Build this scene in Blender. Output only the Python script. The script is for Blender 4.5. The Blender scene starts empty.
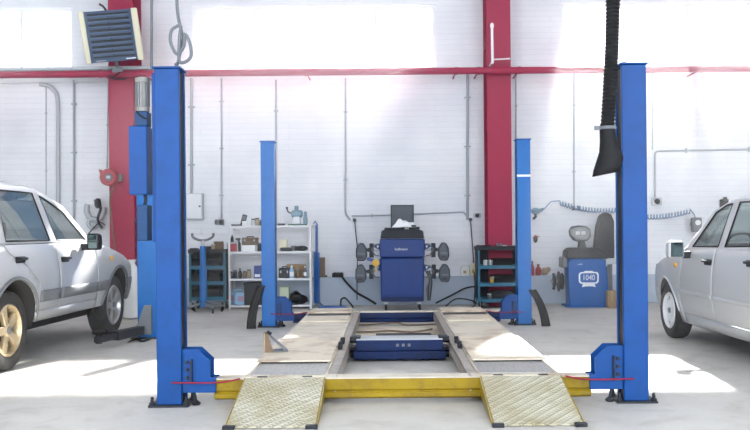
import bpy, bmesh, math, random
from mathutils import Vector, Matrix, Euler
from math import pi, sin, cos, tan, radians as R
random.seed(7)
sc = bpy.context.scene
COL = sc.collection

# ------------------------------------------------------------------ camera model
F, CXP, CYP, H, ROLL = 831.0, 389.5, 231.0, 1.13, R(0.5)
def W(px, py, Y):
    """photograph pixel + distance -> point in the room"""
    dx, dy = px - CXP, py - CYP
    return Vector(((dx*cos(ROLL) - dy*sin(ROLL))/F*Y, Y, H - (dx*sin(ROLL) + dy*cos(ROLL))/F*Y))

cam_d = bpy.data.cameras.new('camera'); cam = bpy.data.objects.new('camera', cam_d); COL.objects.link(cam)
cam.location = (0, 0, H); cam.rotation_euler = (R(90), ROLL, 0)
cam_d.sensor_width = 36; cam_d.lens = F/750*36
cam_d.shift_x = -(CXP - 375)/750; cam_d.shift_y = (CYP - 215)/750
cam_d.clip_start = 0.05
sc.camera = cam

# ------------------------------------------------------------------ materials
def mat(name, col, rough=0.5, metal=0.0, dirt=None, dscale=6.0, damt=0.5, bump=0.0, bscale=40.0, coat=0.0, spec=0.5, lo=0.45, hi=0.78):
    m = bpy.data.materials.new(name); m.use_nodes = True
    nt = m.node_tree; b = nt.nodes['Principled BSDF']
    b.inputs['Base Color'].default_value = (*col, 1); b.inputs['Roughness'].default_value = rough
    b.inputs['Metallic'].default_value = metal; b.inputs['Coat Weight'].default_value = coat
    b.inputs['Coat Roughness'].default_value = 0.08
    b.inputs['Specular IOR Level'].default_value = spec
    tc = nt.nodes.new('ShaderNodeTexCoord')
    if dirt is not None:
        n = nt.nodes.new('ShaderNodeTexNoise'); n.inputs['Scale'].default_value = dscale
        n.inputs['Detail'].default_value = 6; n.inputs['Roughness'].default_value = 0.65
        nt.links.new(tc.outputs['Object'], n.inputs['Vector'])
        r = nt.nodes.new('ShaderNodeValToRGB'); r.color_ramp.elements[0].position = lo; r.color_ramp.elements[1].position = hi
        r.color_ramp.elements[0].color = (0, 0, 0, 1); r.color_ramp.elements[1].color = (damt, damt, damt, 1)
        nt.links.new(n.outputs['Fac'], r.inputs['Fac'])
        mx = nt.nodes.new('ShaderNodeMix'); mx.data_type = 'RGBA'
        mx.inputs['A'].default_value = (*col, 1); mx.inputs['B'].default_value = (*dirt, 1)
        nt.links.new(r.outputs['Color'], mx.inputs['Factor']); nt.links.new(mx.outputs['Result'], b.inputs['Base Color'])
    if bump:
        n2 = nt.nodes.new('ShaderNodeTexNoise'); n2.inputs['Scale'].default_value = bscale; n2.inputs['Detail'].default_value = 3
        nt.links.new(tc.outputs['Object'], n2.inputs['Vector'])
        bp = nt.nodes.new('ShaderNodeBump'); bp.inputs['Strength'].default_value = bump; bp.inputs['Distance'].default_value = 0.01
        nt.links.new(n2.outputs['Fac'], bp.inputs['Height']); nt.links.new(bp.outputs['Normal'], b.inputs['Normal'])
    return m

M = {}
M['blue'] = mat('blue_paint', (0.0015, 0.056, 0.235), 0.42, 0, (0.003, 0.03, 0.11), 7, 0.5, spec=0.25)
M['blue_far'] = mat('hazy_light_blue_paint', (0.006, 0.13, 0.42), 0.42, 0, (0.006, 0.065, 0.22), 7, 0.4, spec=0.25)  # lighter blue; for the rear posts the paleness is haze put into colour
M['navy'] = mat('navy_paint', (0.002, 0.016, 0.085), 0.45, 0, (0.006, 0.008, 0.02), 9, 0.8, spec=0.25)
M['machine_blue'] = mat('machine_blue', (0.002, 0.032, 0.18), 0.4, 0, (0.003, 0.016, 0.08), 4, 0.5, spec=0.3)
M['balancer_blue'] = mat('balancer_blue', (0.004, 0.10, 0.36), 0.45, spec=0.25)
M['teal'] = mat('teal_paint', (0.003, 0.13, 0.22), 0.4, 0, (0.005, 0.045, 0.07), 10, 0.6)
M['yellow'] = mat('yellow_paint', (0.30, 0.20, 0.002), 0.42, 0, (0.12, 0.07, 0.01), 7, 0.85, spec=0.3)
M['red_steel'] = mat('red_steel_paint', (0.37, 0.012, 0.058), 0.5, 0, (0.29, 0.015, 0.055), 3, 0.5, spec=0.3)
M['red'] = mat('red_plastic', (0.36, 0.015, 0.03), 0.4)
M['red_hose'] = mat('red_hose', (0.26, 0.012, 0.035), 0.5, spec=0.3)
M['white'] = mat('white_plastic', (0.85, 0.85, 0.84), 0.4)
M['white_metal'] = mat('white_metal', (0.78, 0.79, 0.80), 0.4)
M['cream'] = mat('cream_metal', (0.80, 0.74, 0.52), 0.5)
M['runway'] = mat('worn_runway_paint', (0.72, 0.65, 0.53), 0.55, 0, (0.34, 0.24, 0.15), 3.2, 0.75, 0.15, 60, lo=0.48, hi=0.70)
M['slip'] = mat('worn_slip_plate', (0.76, 0.66, 0.51), 0.5, 0, (0.30, 0.18, 0.10), 3.0, 0.85, 0.1, 60, lo=0.50, hi=0.68)
M['rail'] = mat('worn_grey_rail', (0.42, 0.38, 0.33), 0.5, 0.1, (0.16, 0.12, 0.09), 12, 0.9, 0.2, 80)
M['steel'] = mat('bare_steel', (0.45, 0.45, 0.46), 0.35, 0.8, (0.2, 0.18, 0.16), 14, 0.6)
M['galv'] = mat('galvanised', (0.50, 0.52, 0.54), 0.45, 0.4)
M['conduit'] = mat('grey_conduit', (0.38, 0.40, 0.43), 0.5)
M['dark'] = mat('dark_plastic', (0.012, 0.013, 0.016), 0.45, spec=0.3)
M['black'] = mat('black_rubber', (0.008, 0.008, 0.009), 0.65, 0, (0.03, 0.028, 0.025), 10, 0.5, spec=0.25)
M['tyre'] = mat('tyre_rubber', (0.022, 0.022, 0.023), 0.75, 0, (0.10, 0.09, 0.08), 8, 0.6, 0.2, 50)
M['charcoal'] = mat('charcoal', (0.018, 0.02, 0.026), 0.55, 0, (0.05, 0.05, 0.05), 8, 0.5, spec=0.25)
M['grey'] = mat('mid_grey', (0.14, 0.15, 0.165), 0.5)
M['head_grey'] = mat('sensor_grey', (0.055, 0.065, 0.08), 0.5)
M['light_grey'] = mat('light_grey', (0.5, 0.52, 0.54), 0.5)
M['heater'] = mat('heater_blue_grey', (0.055, 0.09, 0.17), 0.5, 0.0, spec=0.3)
M['heater_slat'] = mat('heater_slat', (0.19, 0.27, 0.42), 0.45, 0.0, spec=0.3)  # paler than the heater body, a slat highlight put into the colour
M['cardboard'] = mat('cardboard', (0.34, 0.22, 0.11), 0.8, 0, (0.24, 0.15, 0.08), 5, 0.5)
M['brown'] = mat('rusty_brown', (0.20, 0.13, 0.08), 0.7, 0, (0.08, 0.05, 0.03), 9, 0.7)
M['tan'] = mat('tan_cast', (0.42, 0.33, 0.22), 0.6, 0, (0.15, 0.10, 0.06), 12, 0.8)
M['cloth'] = mat('white_cloth', (0.88, 0.88, 0.88), 0.9, bump=0.4, bscale=30)
M['jug'] = mat('pale_blue_plastic', (0.30, 0.52, 0.74), 0.35)
M['jug_label'] = mat('jug_label', (0.45, 0.25, 0.40), 0.5)
M['royal'] = mat('royal_blue', (0.008, 0.035, 0.22), 0.4)
M['coil'] = mat('coil_blue', (0.14, 0.26, 0.42), 0.35)
M['hang_coil'] = mat('hang_coil_blue', (0.02, 0.13, 0.45), 0.35)
M['ochre'] = mat('ochre', (0.6, 0.36, 0.04), 0.5)
M['green'] = mat('dull_green', (0.04, 0.13, 0.10), 0.6)
M['pale_green'] = mat('pale_green', (0.55, 0.62, 0.45), 0.6)
M['toolgreen'] = mat('machine_green_grey', (0.16, 0.28, 0.36), 0.45)
M['silver'] = mat('silver_paint', (0.56, 0.57, 0.58), 0.33, 0.35, coat=0.6)
M['silver_warm'] = mat('silver_cool_paint', (0.52, 0.54, 0.56), 0.35, 0.3, coat=0.5)
M['trim'] = mat('grey_trim', (0.16, 0.17, 0.18), 0.55)
M['under'] = mat('underbody', (0.02, 0.02, 0.02), 0.8)
M['alloy'] = mat('alloy', (0.55, 0.55, 0.56), 0.3, 0.75, (0.25, 0.22, 0.18), 9, 0.5)
M['alloy_golden_lit'] = mat('alloy_golden_lit', (0.62, 0.50, 0.32), 0.35, 0.5, (0.25, 0.18, 0.10), 9, 0.5)  # rear wheel alloy with golden light put into its colour
M['seat'] = mat('seat_fabric', (0.12, 0.13, 0.15), 0.9)
M['amber'] = mat('amber_lens', (0.85, 0.42, 0.05), 0.2)
M['lamp'] = mat('lamp_lens', (0.7, 0.72, 0.75), 0.12, 0.2)
M['redlens'] = mat('red_lens', (0.5, 0.02, 0.02), 0.15)
M['motor_grey'] = mat('motor_grey', (0.26, 0.25, 0.23), 0.5, 0, (0.12, 0.11, 0.10), 12, 0.6)
M['switch_blue'] = mat('dark_blue_plastic', (0.006, 0.04, 0.12), 0.5, spec=0.3)
M['ink'] = mat('white_lettering', (0.85, 0.87, 0.9), 0.5)
M['mirror'] = mat('mirror_glass', (0.06, 0.08, 0.08), 0.08, 1.0)

def glass(name, tint, refl=0.15, refl_max=0.7):
    m = bpy.data.materials.new(name); m.use_nodes = True; nt = m.node_tree
    for n in list(nt.nodes): nt.nodes.remove(n)
    o = nt.nodes.new('ShaderNodeOutputMaterial'); mix = nt.nodes.new('ShaderNodeMixShader')
    t = nt.nodes.new('ShaderNodeBsdfTransparent'); t.inputs['Color'].default_value = (*tint, 1)
    g = nt.nodes.new('ShaderNodeBsdfGlossy'); g.inputs['Roughness'].default_value = 0.02
    lw = nt.nodes.new('ShaderNodeLayerWeight'); lw.inputs['Blend'].default_value = 0.35
    mr = nt.nodes.new('ShaderNodeMapRange'); mr.inputs['To Min'].default_value = refl; mr.inputs['To Max'].default_value = refl_max
    nt.links.new(lw.outputs['Fresnel'], mr.inputs['Value']); nt.links.new(mr.outputs['Result'], mix.inputs['Fac'])
    nt.links.new(t.outputs[0], mix.inputs[1]); nt.links.new(g.outputs[0], mix.inputs[2]); nt.links.new(mix.outputs[0], o.inputs['Surface'])
    return m
M['pane'] = glass('window_glass', (0.97, 0.98, 1.0), 0.02, 0.3)
M['car_glass'] = glass('car_glass', (0.82, 0.92, 0.92), 0.08, 0.75)
M['jar_glass'] = glass('jar_glass', (0.8, 0.85, 0.8), 0.2, 0.6)

def screen_mat(name, col, s):
    m = bpy.data.materials.new(name); m.use_nodes = True; b = m.node_tree.nodes['Principled BSDF']
    b.inputs['Base Color'].default_value = (0.02, 0.02, 0.02, 1); b.inputs['Roughness'].default_value = 0.2
    b.inputs['Emission Color'].default_value = (*col, 1); b.inputs['Emission Strength'].default_value = s
    return m
M['screen'] = screen_mat('pale_glow_screen', (0.75, 0.8, 0.85), 0.11)  # weak emission stands in for the pale reflection on the grey screen

def wall_mat():
    m = mat('white_painted_brick', (0.86, 0.865, 0.88), 0.7)
    nt = m.node_tree; b = nt.nodes['Principled BSDF']
    tc = nt.nodes.new('ShaderNodeTexCoord'); mp = nt.nodes.new('ShaderNodeMapping'); mp.inputs['Rotation'].default_value = (R(90), 0, 0)
    sep = nt.nodes.new('ShaderNodeSeparateXYZ'); cmb = nt.nodes.new('ShaderNodeCombineXYZ')
    nt.links.new(tc.outputs['Object'], sep.inputs[0])
    ad = nt.nodes.new('ShaderNodeMath'); ad.operation = 'ADD'
    nt.links.new(sep.outputs['X'], ad.inputs[0]); nt.links.new(sep.outputs['Y'], ad.inputs[1])
    nt.links.new(ad.outputs[0], cmb.inputs['X']); nt.links.new(sep.outputs['Z'], cmb.inputs['Y'])
    br = nt.nodes.new('ShaderNodeTexBrick'); br.inputs['Scale'].default_value = 1.0
    br.inputs['Color1'].default_value = (0.87, 0.875, 0.89, 1); br.inputs['Color2'].default_value = (0.84, 0.85, 0.87, 1)
    br.inputs['Mortar'].default_value = (0.79, 0.80, 0.825, 1); br.inputs['Mortar Size'].default_value = 0.007; br.inputs['Mortar Smooth'].default_value = 0.6
    br.inputs['Brick Width'].default_value = 0.9; br.inputs['Row Height'].default_value = 0.085
    nt.links.new(cmb.outputs[0], br.inputs['Vector'])
    n = nt.nodes.new('ShaderNodeTexNoise'); n.inputs['Scale'].default_value = 1.1; n.inputs['Detail'].default_value = 6
    nt.links.new(tc.outputs['Object'], n.inputs['Vector'])
    mx = nt.nodes.new('ShaderNodeMix'); mx.data_type = 'RGBA'; mx.blend_type = 'MULTIPLY'
    rp = nt.nodes.new('ShaderNodeValToRGB'); rp.color_ramp.elements[0].position = 0.35; rp.color_ramp.elements[0].color = (0.90, 0.90, 0.92, 1)
    rp.color_ramp.elements[1].position = 0.6; rp.color_ramp.elements[1].color = (1, 1, 1, 1)
    nt.links.new(n.outputs['Fac'], rp.inputs['Fac']); mx.inputs['Factor'].default_value = 1
    nt.links.new(br.outputs['Color'], mx.inputs['A']); nt.links.new(rp.outputs['Color'], mx.inputs['B'])
    nt.links.new(mx.outputs['Result'], b.inputs['Base Color'])
    bp = nt.nodes.new('ShaderNodeBump'); bp.inputs['Strength'].default_value = 0.25; bp.inputs['Distance'].default_value = 0.01; bp.invert = True
    nt.links.new(br.outputs['Fac'], bp.inputs['Height']); nt.links.new(bp.outputs['Normal'], b.inputs['Normal'])
    return m
M['wall'] = wall_mat()
M['plain_wall'] = mat('plain_white_wall', (0.82, 0.825, 0.84), 0.7)
M['ceiling'] = mat('pale_ceiling', (0.75, 0.76, 0.78), 0.8)
M['plinth'] = mat('blue_grey_plinth', (0.46, 0.53, 0.62), 0.6, 0, (0.34, 0.40, 0.48), 2.0, 0.6)

def floor_mat():
    m = mat('pale_concrete', (0.62, 0.60, 0.57), 0.55)
    nt = m.node_tree; b = nt.nodes['Principled BSDF']; tc = nt.nodes.new('ShaderNodeTexCoord')
    def noise(s, d, lo, hi, c0, c1, dist=0.0):
        n = nt.nodes.new('ShaderNodeTexNoise'); n.inputs['Scale'].default_value = s; n.inputs['Detail'].default_value = d; n.inputs['Distortion'].default_value = dist
        nt.links.new(tc.outputs['Object'], n.inputs['Vector'])
        r = nt.nodes.new('ShaderNodeValToRGB'); r.color_ramp.elements[0].position = lo; r.color_ramp.elements[1].position = hi
        r.color_ramp.elements[0].color = (*c0, 1); r.color_ramp.elements[1].color = (*c1, 1)
        nt.links.new(n.outputs['Fac'], r.inputs['Fac']); return r
    a = noise(0.7, 5, 0.3, 0.7, (0.545, 0.52, 0.475), (0.68, 0.655, 0.605), 0.3)
    c = noise(4.0, 8, 0.30, 0.50, (0.80, 0.78, 0.76), (1, 1, 1), 0.6)
    d = noise(30, 4, 0.3, 0.6, (0.93, 0.93, 0.93), (1, 1, 1))
    x1 = nt.nodes.new('ShaderNodeMix'); x1.data_type = 'RGBA'; x1.blend_type = 'MULTIPLY'; x1.inputs['Factor'].default_value = 0.8
    x2 = nt.nodes.new('ShaderNodeMix'); x2.data_type = 'RGBA'; x2.blend_type = 'MULTIPLY'; x2.inputs['Factor'].default_value = 1
    nt.links.new(a.outputs[0], x1.inputs['A']); nt.links.new(c.outputs[0], x1.inputs['B'])
    nt.links.new(x1.outputs['Result'], x2.inputs['A']); nt.links.new(d.outputs[0], x2.inputs['B'])
    nt.links.new(x2.outputs['Result'], b.inputs['Base Color'])
    return m
M['floor'] = floor_mat()

def tread_mat():
    m = mat('diamond_tread_plate', (0.62, 0.56, 0.36), 0.45, 0.1)
    nt = m.node_tree; b = nt.nodes['Principled BSDF']; tc = nt.nodes.new('ShaderNodeTexCoord')
    sep = nt.nodes.new('ShaderNodeSeparateXYZ'); nt.links.new(tc.outputs['Object'], sep.inputs[0])
    def mth(op, a, bb=None):
        n = nt.nodes.new('ShaderNodeMath'); n.operation = op
        for i, v in enumerate((a, bb)):
            if v is None: continue
            if isinstance(v, (int, float)): n.inputs[i].default_value = v
            else: nt.links.new(v, n.inputs[i])
        return n.outputs[0]
    k = 2*pi/0.036
    u = mth('MULTIPLY', mth('ADD', sep.outputs['X'], sep.outputs['Y']), k); v = mth('MULTIPLY', mth('SUBTRACT', sep.outputs['X'], sep.outputs['Y']), k)
    # alternating bars: product of the two diagonal waves, elongated
    s1 = mth('SINE', u); s2 = mth('SINE', v)
    h1 = mth('MULTIPLY', mth('MAXIMUM', s1, 0.0), mth('GREATER_THAN', mth('SINE', mth('MULTIPLY', v, 0.5)), 0.0))
    h2 = mth('MULTIPLY', mth('MAXIMUM', s2, 0.0), mth('LESS_THAN', mth('SINE', mth('MULTIPLY', v, 0.5)), 0.0))
    h = mth('MAXIMUM', h1, h2)
    bp = nt.nodes.new('ShaderNodeBump'); bp.inputs['Strength'].default_value = 1.0; bp.inputs['Distance'].default_value = 0.012
    nt.links.new(h, bp.inputs['Height']); nt.links.new(bp.outputs['Normal'], b.inputs['Normal'])
    n = nt.nodes.new('ShaderNodeTexNoise'); n.inputs['Scale'].default_value = 5; n.inputs['Detail'].default_value = 6
    nt.links.new(tc.outputs['Object'], n.inputs['Vector'])
    r = nt.nodes.new('ShaderNodeValToRGB'); r.color_ramp.elements[0].position = 0.35; r.color_ramp.elements[1].position = 0.7
    r.color_ramp.elements[0].color = (0.68, 0.64, 0.50, 1); r.color_ramp.elements[1].color = (0.46, 0.40, 0.22, 1)
    nt.links.new(n.outputs['Fac'], r.inputs['Fac'])
    mx = nt.nodes.new('ShaderNodeMix'); mx.data_type = 'RGBA'; mx.blend_type = 'MIX'
    nt.links.new(mth('MULTIPLY', h, 0.55), mx.inputs['Factor']); nt.links.new(r.outputs[0], mx.inputs['A']); mx.inputs['B'].default_value = (0.36, 0.32, 0.22, 1)
    nt.links.new(mx.outputs['Result'], b.inputs['Base Color'])
    return m
M['tread'] = tread_mat()
def ribbed_mat():
    m = mat('ribbed_grey_plate', (0.40, 0.39, 0.38), 0.5, 0.2)
    nt = m.node_tree; b = nt.nodes['Principled BSDF']; tc = nt.nodes.new('ShaderNodeTexCoord')
    w = nt.nodes.new('ShaderNodeTexVoronoi'); w.inputs['Scale'].default_value = 55
    nt.links.new(tc.outputs['Object'], w.inputs['Vector'])
    r = nt.nodes.new('ShaderNodeValToRGB'); r.color_ramp.elements[0].color = (0.50, 0.49, 0.47, 1); r.color_ramp.elements[1].color = (0.27, 0.26, 0.25, 1)
    nt.links.new(w.outputs['Distance'], r.inputs['Fac']); nt.links.new(r.outputs[0], b.inputs['Base Color'])
    return m
M['ribbed'] = ribbed_mat()

# ------------------------------------------------------------------ mesh helpers
class MB:
    def __init__(s, o=(0, 0, 0)):
        s.v = []; s.f = []; s.o = Vector(o)
    def add(s, vs, fs, mtx=None):
        n = len(s.v)
        for p in vs:
            p = Vector(p)
            if mtx is not None: p = mtx @ p
            s.v.append(p - s.o)
        s.f += [tuple(i + n for i in f) for f in fs]
        return s
    def box(s, x0, x1, y0, y1, z0, z1, mtx=None):
        if x0 > x1: x0, x1 = x1, x0
        return s.add([(x0,y0,z0),(x1,y0,z0),(x1,y1,z0),(x0,y1,z0),(x0,y0,z1),(x1,y0,z1),(x1,y1,z1),(x0,y1,z1)],
                     [(0,3,2,1),(4,5,6,7),(0,1,5,4),(1,2,6,5),(2,3,7,6),(3,0,4,7)], mtx)
    def prism(s, poly, a, b, axis='y', mtx=None):
        """2-D outline swept from a to b; axis y: poly is (x,z); z: (x,y); x: (y,z)"""
        def P(p, t):
            return {'y': (p[0], t, p[1]), 'z': (p[0], p[1], t), 'x': (t, p[0], p[1])}[axis]
        n = len(poly)
        vs = [P(p, a) for p in poly] + [P(p, b) for p in poly]
        fs = [tuple(range(n)), tuple(range(2*n-1, n-1, -1))] + [(i, i+n, (i+1) % n + n, (i+1) % n) for i in range(n)]
        return s.add(vs, fs, mtx)
    def lathe(s, prof, origin=(0,0,0), axis=(0,0,1), seg=24, mtx=None, ring=False):
        """profile of (radius, height) turned about axis through origin"""
        ax = Vector(axis).normalized(); u = ax.orthogonal().normalized(); w = ax.cross(u); o = Vector(origin)
        vs = []; fs = []
        for r, h in prof:
            for k in range(seg):
                a = 2*pi*k/seg; vs.append(o + ax*h + (u*cos(a) + w*sin(a))*max(r, 1e-5))
        for i in range(len(prof)-1):
            for k in range(seg):
                k2 = (k+1) % seg; fs.append((i*seg+k, i*seg+k2, (i+1)*seg+k2, (i+1)*seg+k))
        b = (len(prof)-1)*seg
        if ring:
            for k in range(seg): k2 = (k+1) % seg; fs.append((b+k, b+k2, k2, k))
        else: fs.append(tuple(range(seg-1, -1, -1))); fs.append(tuple(range(b, b+seg)))
        return s.add(vs, fs, mtx)
    def cyl(s, p0, p1, r0, r1=None, seg=16):
        p0 = Vector(p0); p1 = Vector(p1); d = p1-p0
        return s.lathe([(r0, 0), (r0 if r1 is None else r1, d.length)], p0, d, seg)
    def tube(s, pts, r, seg=8, smooth=0):
        pts = [Vector(p) for p in pts]
        if smooth and len(pts) > 2:
            out = []
            for i in range(len(pts)-1):
                a = pts[max(i-1, 0)]; b = pts[i]; c = pts[i+1]; d = pts[min(i+2, len(pts)-1)]
                for k in range(smooth):
                    t = k/smooth
                    out.append(0.5*((2*b) + (c-a)*t + (2*a-5*b+4*c-d)*t*t + (3*b-3*c+d-a)*t**3))
            pts = out + [pts[-1]]
        n = len(pts); rr = r if callable(r) else (lambda t: r)
        vs = []; fs = []; u = None
        for i, p in enumerate(pts):
            t = (pts[min(i+1, n-1)] - pts[max(i-1, 0)])
            if t.length < 1e-9: t = Vector((0, 0, 1))
            t.normalize()
            u = t.orthogonal().normalized() if u is None else (u - t*u.dot(t))
            if u.length < 1e-6: u = t.orthogonal()
            u.normalize(); w = t.cross(u)
            for k in range(seg):
                a = 2*pi*k/seg; vs.append(p + (u*cos(a) + w*sin(a))*rr(i/(n-1)))
        for i in range(n-1):
            for k in range(seg):
                k2 = (k+1) % seg; fs.append((i*seg+k, i*seg+k2, (i+1)*seg+k2, (i+1)*seg+k))
        fs.append(tuple(range(seg-1, -1, -1))); fs.append(tuple(range((n-1)*seg, n*seg)))
        return s.add(vs, fs)
    def ell(s, c, r, seg=16, ring=10, mtx=None):
        vs = []; fs = []; c = Vector(c)
        for i in range(1, ring):
            th = pi*i/ring
            for k in range(seg):
                a = 2*pi*k/seg; vs.append(c + Vector((r[0]*sin(th)*cos(a), r[1]*sin(th)*sin(a), r[2]*cos(th))))
        vs += [c + Vector((0, 0, r[2])), c - Vector((0, 0, r[2]))]
        t = len(vs)-2; b = t+1
        for i in range(ring-2):
            for k in range(seg):
                k2 = (k+1) % seg; fs.append((i*seg+k, (i+1)*seg+k, (i+1)*seg+k2, i*seg+k2))
        for k in range(seg):
            k2 = (k+1) % seg; fs.append((t, k, k2)); fs.append((b, (ring-2)*seg+k2, (ring-2)*seg+k))
        return s.add(vs, fs, mtx)
    def grid(s, fn, nu, nv):
        vs = [fn(i/nu, j/nv) for i in range(nu+1) for j in range(nv+1)]
        fs = [(i*(nv+1)+j, (i+1)*(nv+1)+j, (i+1)*(nv+1)+j+1, i*(nv+1)+j+1) for i in range(nu) for j in range(nv)]
        return s.add(vs, fs)
    def build(s, name, m, parent=None, bevel=0.0, smooth=None, solid=0.0, seg=2, subsurf=0):
        me = bpy.data.meshes.new(name); me.from_pydata([tuple(p) for p in s.v], [], s.f)
        bm = bmesh.new(); bm.from_mesh(me)
        bmesh.ops.remove_doubles(bm, verts=bm.verts, dist=1e-5)
        bmesh.ops.recalc_face_normals(bm, faces=bm.faces); bm.to_mesh(me); bm.free()
        me.materials.append(M[m] if isinstance(m, str) else m)
        o = bpy.data.objects.new(name, me); COL.objects.link(o)
        if parent is not None: o.parent = parent
        if solid:
            q = o.modifiers.new('thick', 'SOLIDIFY'); q.thickness = solid; q.offset = -1
        if bevel:
            q = o.modifiers.new('edge', 'BEVEL'); q.width = bevel; q.segments = seg; q.limit_method = 'ANGLE'; q.angle_limit = R(35)
        if subsurf:
            q = o.modifiers.new('round', 'SUBSURF'); q.levels = subsurf; q.render_levels = subsurf
        if smooth is None: smooth = True
        if smooth:
            for p in me.polygons: p.use_smooth = True
            ang = R(40)
            try: me.set_sharp_from_angle(angle=ang)
            except Exception: pass
        return o

def tag(o, label=None, cat=None, group=None, kind=None):
    if label: o['label'] = label
    if cat: o['category'] = cat
    if group: o['group'] = group
    if kind: o['kind'] = kind
    return o
def thing(name, label, cat, loc=(0, 0, 0), rz=0, group=None):
    o = bpy.data.objects.new(name, None); COL.objects.link(o); o.empty_display_size = 0.1
    o.location = loc; o.rotation_euler = (0, 0, rz); return tag(o, label, cat, group)
def struct(o): o['kind'] = 'structure'; return o
def copy_tree(o, parent=None):
    c = o.copy(); COL.objects.link(c)
    if parent is not None: c.parent = parent
    for ch in [q for q in bpy.data.objects if q.parent == o]: copy_tree(ch, c)
    return c
def text(body, size, m, parent, loc, rot, name='lettering', ext=0.001, sx=1.0):
    cu = bpy.data.curves.new(name, 'FONT'); cu.body = body; cu.size = size; cu.extrude = ext; cu.align_x = 'CENTER'; cu.align_y = 'CENTER'
    t = bpy.data.objects.new('glyphs', cu); me = bpy.data.meshes.new_from_object(t); me.name = name
    bpy.data.objects.remove(t); bpy.data.curves.remove(cu); me.materials.clear(); me.materials.append(M[m])
    o = bpy.data.objects.new(name, me); COL.objects.link(o); o.parent = parent
    o.location = loc; o.rotation_euler = rot; o.scale = (sx, 1, 1); return o
WORLD, SUN, EXPO, HAZE = 2.2, 18.0, 1.6, 0.014
# ------------------------------------------------------------------ the room
YW = 12.8                                    # face of the far wall
XL, XR, YF, ZC = -9.5, 9.5, -5.0, 5.7
struct(MB().box(XL-.2, XR+.2, YF, YW+.3, -0.2, 0).build('floor', 'floor'))
struct(MB().box(XL-.2, XR+.2, YF, YW+.3, ZC, ZC+.2).build('ceiling', 'ceiling'))
struct(MB().box(XL-.2, XL, YF, YW+.3, 0, ZC).build('wall_left', 'plain_wall'))
struct(MB().box(XR, XR+.2, YF, YW+.3, 0, ZC).build('wall_right', 'plain_wall'))
ZS, ZT = W(375, 70, YW).z, 4.62              # window sill and head
wins = [(-7.3, W(73, 40, YW).x), (W(193, 40, YW).x, W(436, 40, YW).x), (W(561, 40, YW).x, 7.6)]
mb = MB(); T = 0.3
mb.box(XL, XR, YW, YW+T, 0, ZS); mb.box(XL, XR, YW, YW+T, ZT, ZC)
xs = [XL] + [v for w in wins for v in w] + [XR]
for i in range(0, len(xs), 2): mb.box(xs[i], xs[i+1], YW, YW+T, ZS, ZT)
struct(mb.build('wall_back', 'wall', smooth=False))
struct(MB().box(XL, XR, YW-.12, YW, 0, 0.43).build('baseboard_back', 'plinth', bevel=.008))
for wi, (a, b) in enumerate(wins):
    n = max(2, round((b-a)/0.95)); fr = MB(); yf0, yf1 = YW+.05, YW+.12; t = .055
    fr.box(a, b, yf0, yf1, ZS, ZS+t); fr.box(a, b, yf0, yf1, ZT-t, ZT)
    for k in range(n+1):
        x = a + (b-a)*k/n; x0 = min(max(x-t/2, a), b-t); fr.box(x0, x0+t, yf0, yf1, ZS+t, ZT-t)
    root = thing('window_%d' % (wi+1), None, None, (0, 0, 0)); struct(root)
    fr.build('frame', 'white', root, bevel=.006)
    pn = MB()
    for k in range(n):
        pn.box(a+(b-a)*k/n+t/2, a+(b-a)*(k+1)/n-t/2, yf0+.03, yf0+.036, ZS+t, ZT-t)
    pn.build('glass', 'pane', root, smooth=False)
    MB().box(a-.04, b+.04, YW-.05, YW+.05, ZS-.03, ZS).build('sill', 'white', root, bevel=.006)
# red steel columns: I-sections standing against the wall
a_ = W(0, 152.5, YW); struct(MB().box(XL, XR, YW-.006, YW+.01, a_.z-.007, a_.z+.007).build('trim_3', 'wall'))
def column(px0, px1, nm, ytop):
    Yc = 12.35; x0 = W(px0, 150, Yc).x; x1 = W(px1, 150, Yc).x; t = .02; yb = YW-.002; c = (x0+x1)/2
    poly = [(x0, Yc), (x1, Yc), (x1, Yc+t), (c+t/2, Yc+t), (c+t/2, yb-t), (x1, yb-t), (x1, yb), (x0, yb), (x0, yb-t), (c-t/2, yb-t), (c-t/2, Yc+t), (x0, Yc+t)]
    m = MB(); m.prism(poly, 0, ytop, 'z')
    for z in (1.3, 2.6, 3.9): m.box(x0+.01, x1-.01, Yc+t, yb-t, z, z+.012)
    return struct(m.build(nm, 'red_steel', smooth=False))
column(109, 133.5, 'trim_1', ZC); column(487.5, 511.5, 'trim_2', ZC)
# crimson heating pipe under the windows
yp = 12.18; zp = W(390, 71.5, yp).z
pipe = thing('heating_pipe', 'long crimson heating pipe running under the high windows across the wall', 'pipe', (0, yp, zp))
MB().cyl((XL+.01, 0, 0), (XR-.01, 0, 0), .05, seg=20).build('pipe_run', 'red_steel', pipe)
for x in (W(121, 75, yp).x-.3, W(121, 75, yp).x+.3, -1.2, 1.0, W(499, 70, yp).x-.3, W(499, 70, yp).x+.3, 4.6, 7.0):
    MB().tube([(x, YW-yp-.008, .0), (x, .0, .0)], .012).lathe([(.056, -.02), (.056, .02)], (x, 0, 0), (1, 0, 0), 20).build('bracket', 'red_steel', pipe)
# cable tray above the pipe on the left
tr = W(0, 71, 12.3); x1 = W(150, 70, 12.3).x
tray = thing('cable_tray', 'galvanised cable tray carrying grey cables above the crimson pipe', 'cable tray', (0, 12.3, zp+.075))
MB().box(-7.5, x1, -.06, .06, 0, .006).box(-7.5, x1, -.06, -.054, 0, .05).box(-7.5, x1, .054, .06, 0, .05).build('channel', 'galv', tray)
for k in range(3):
    pts = [(-7.5 + (x1+7.4)*i/16, -.03+.03*k, .03+.02*random.random()) for i in range(17)]
    MB().tube(pts, .012, 8, 3).build('cable', 'light_grey', tray)
for x in (-6.4, -4.9): MB().box(x-.015, x+.015, -.05, .49, -.014, 0).build('bracket', 'galv', tray)

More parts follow.
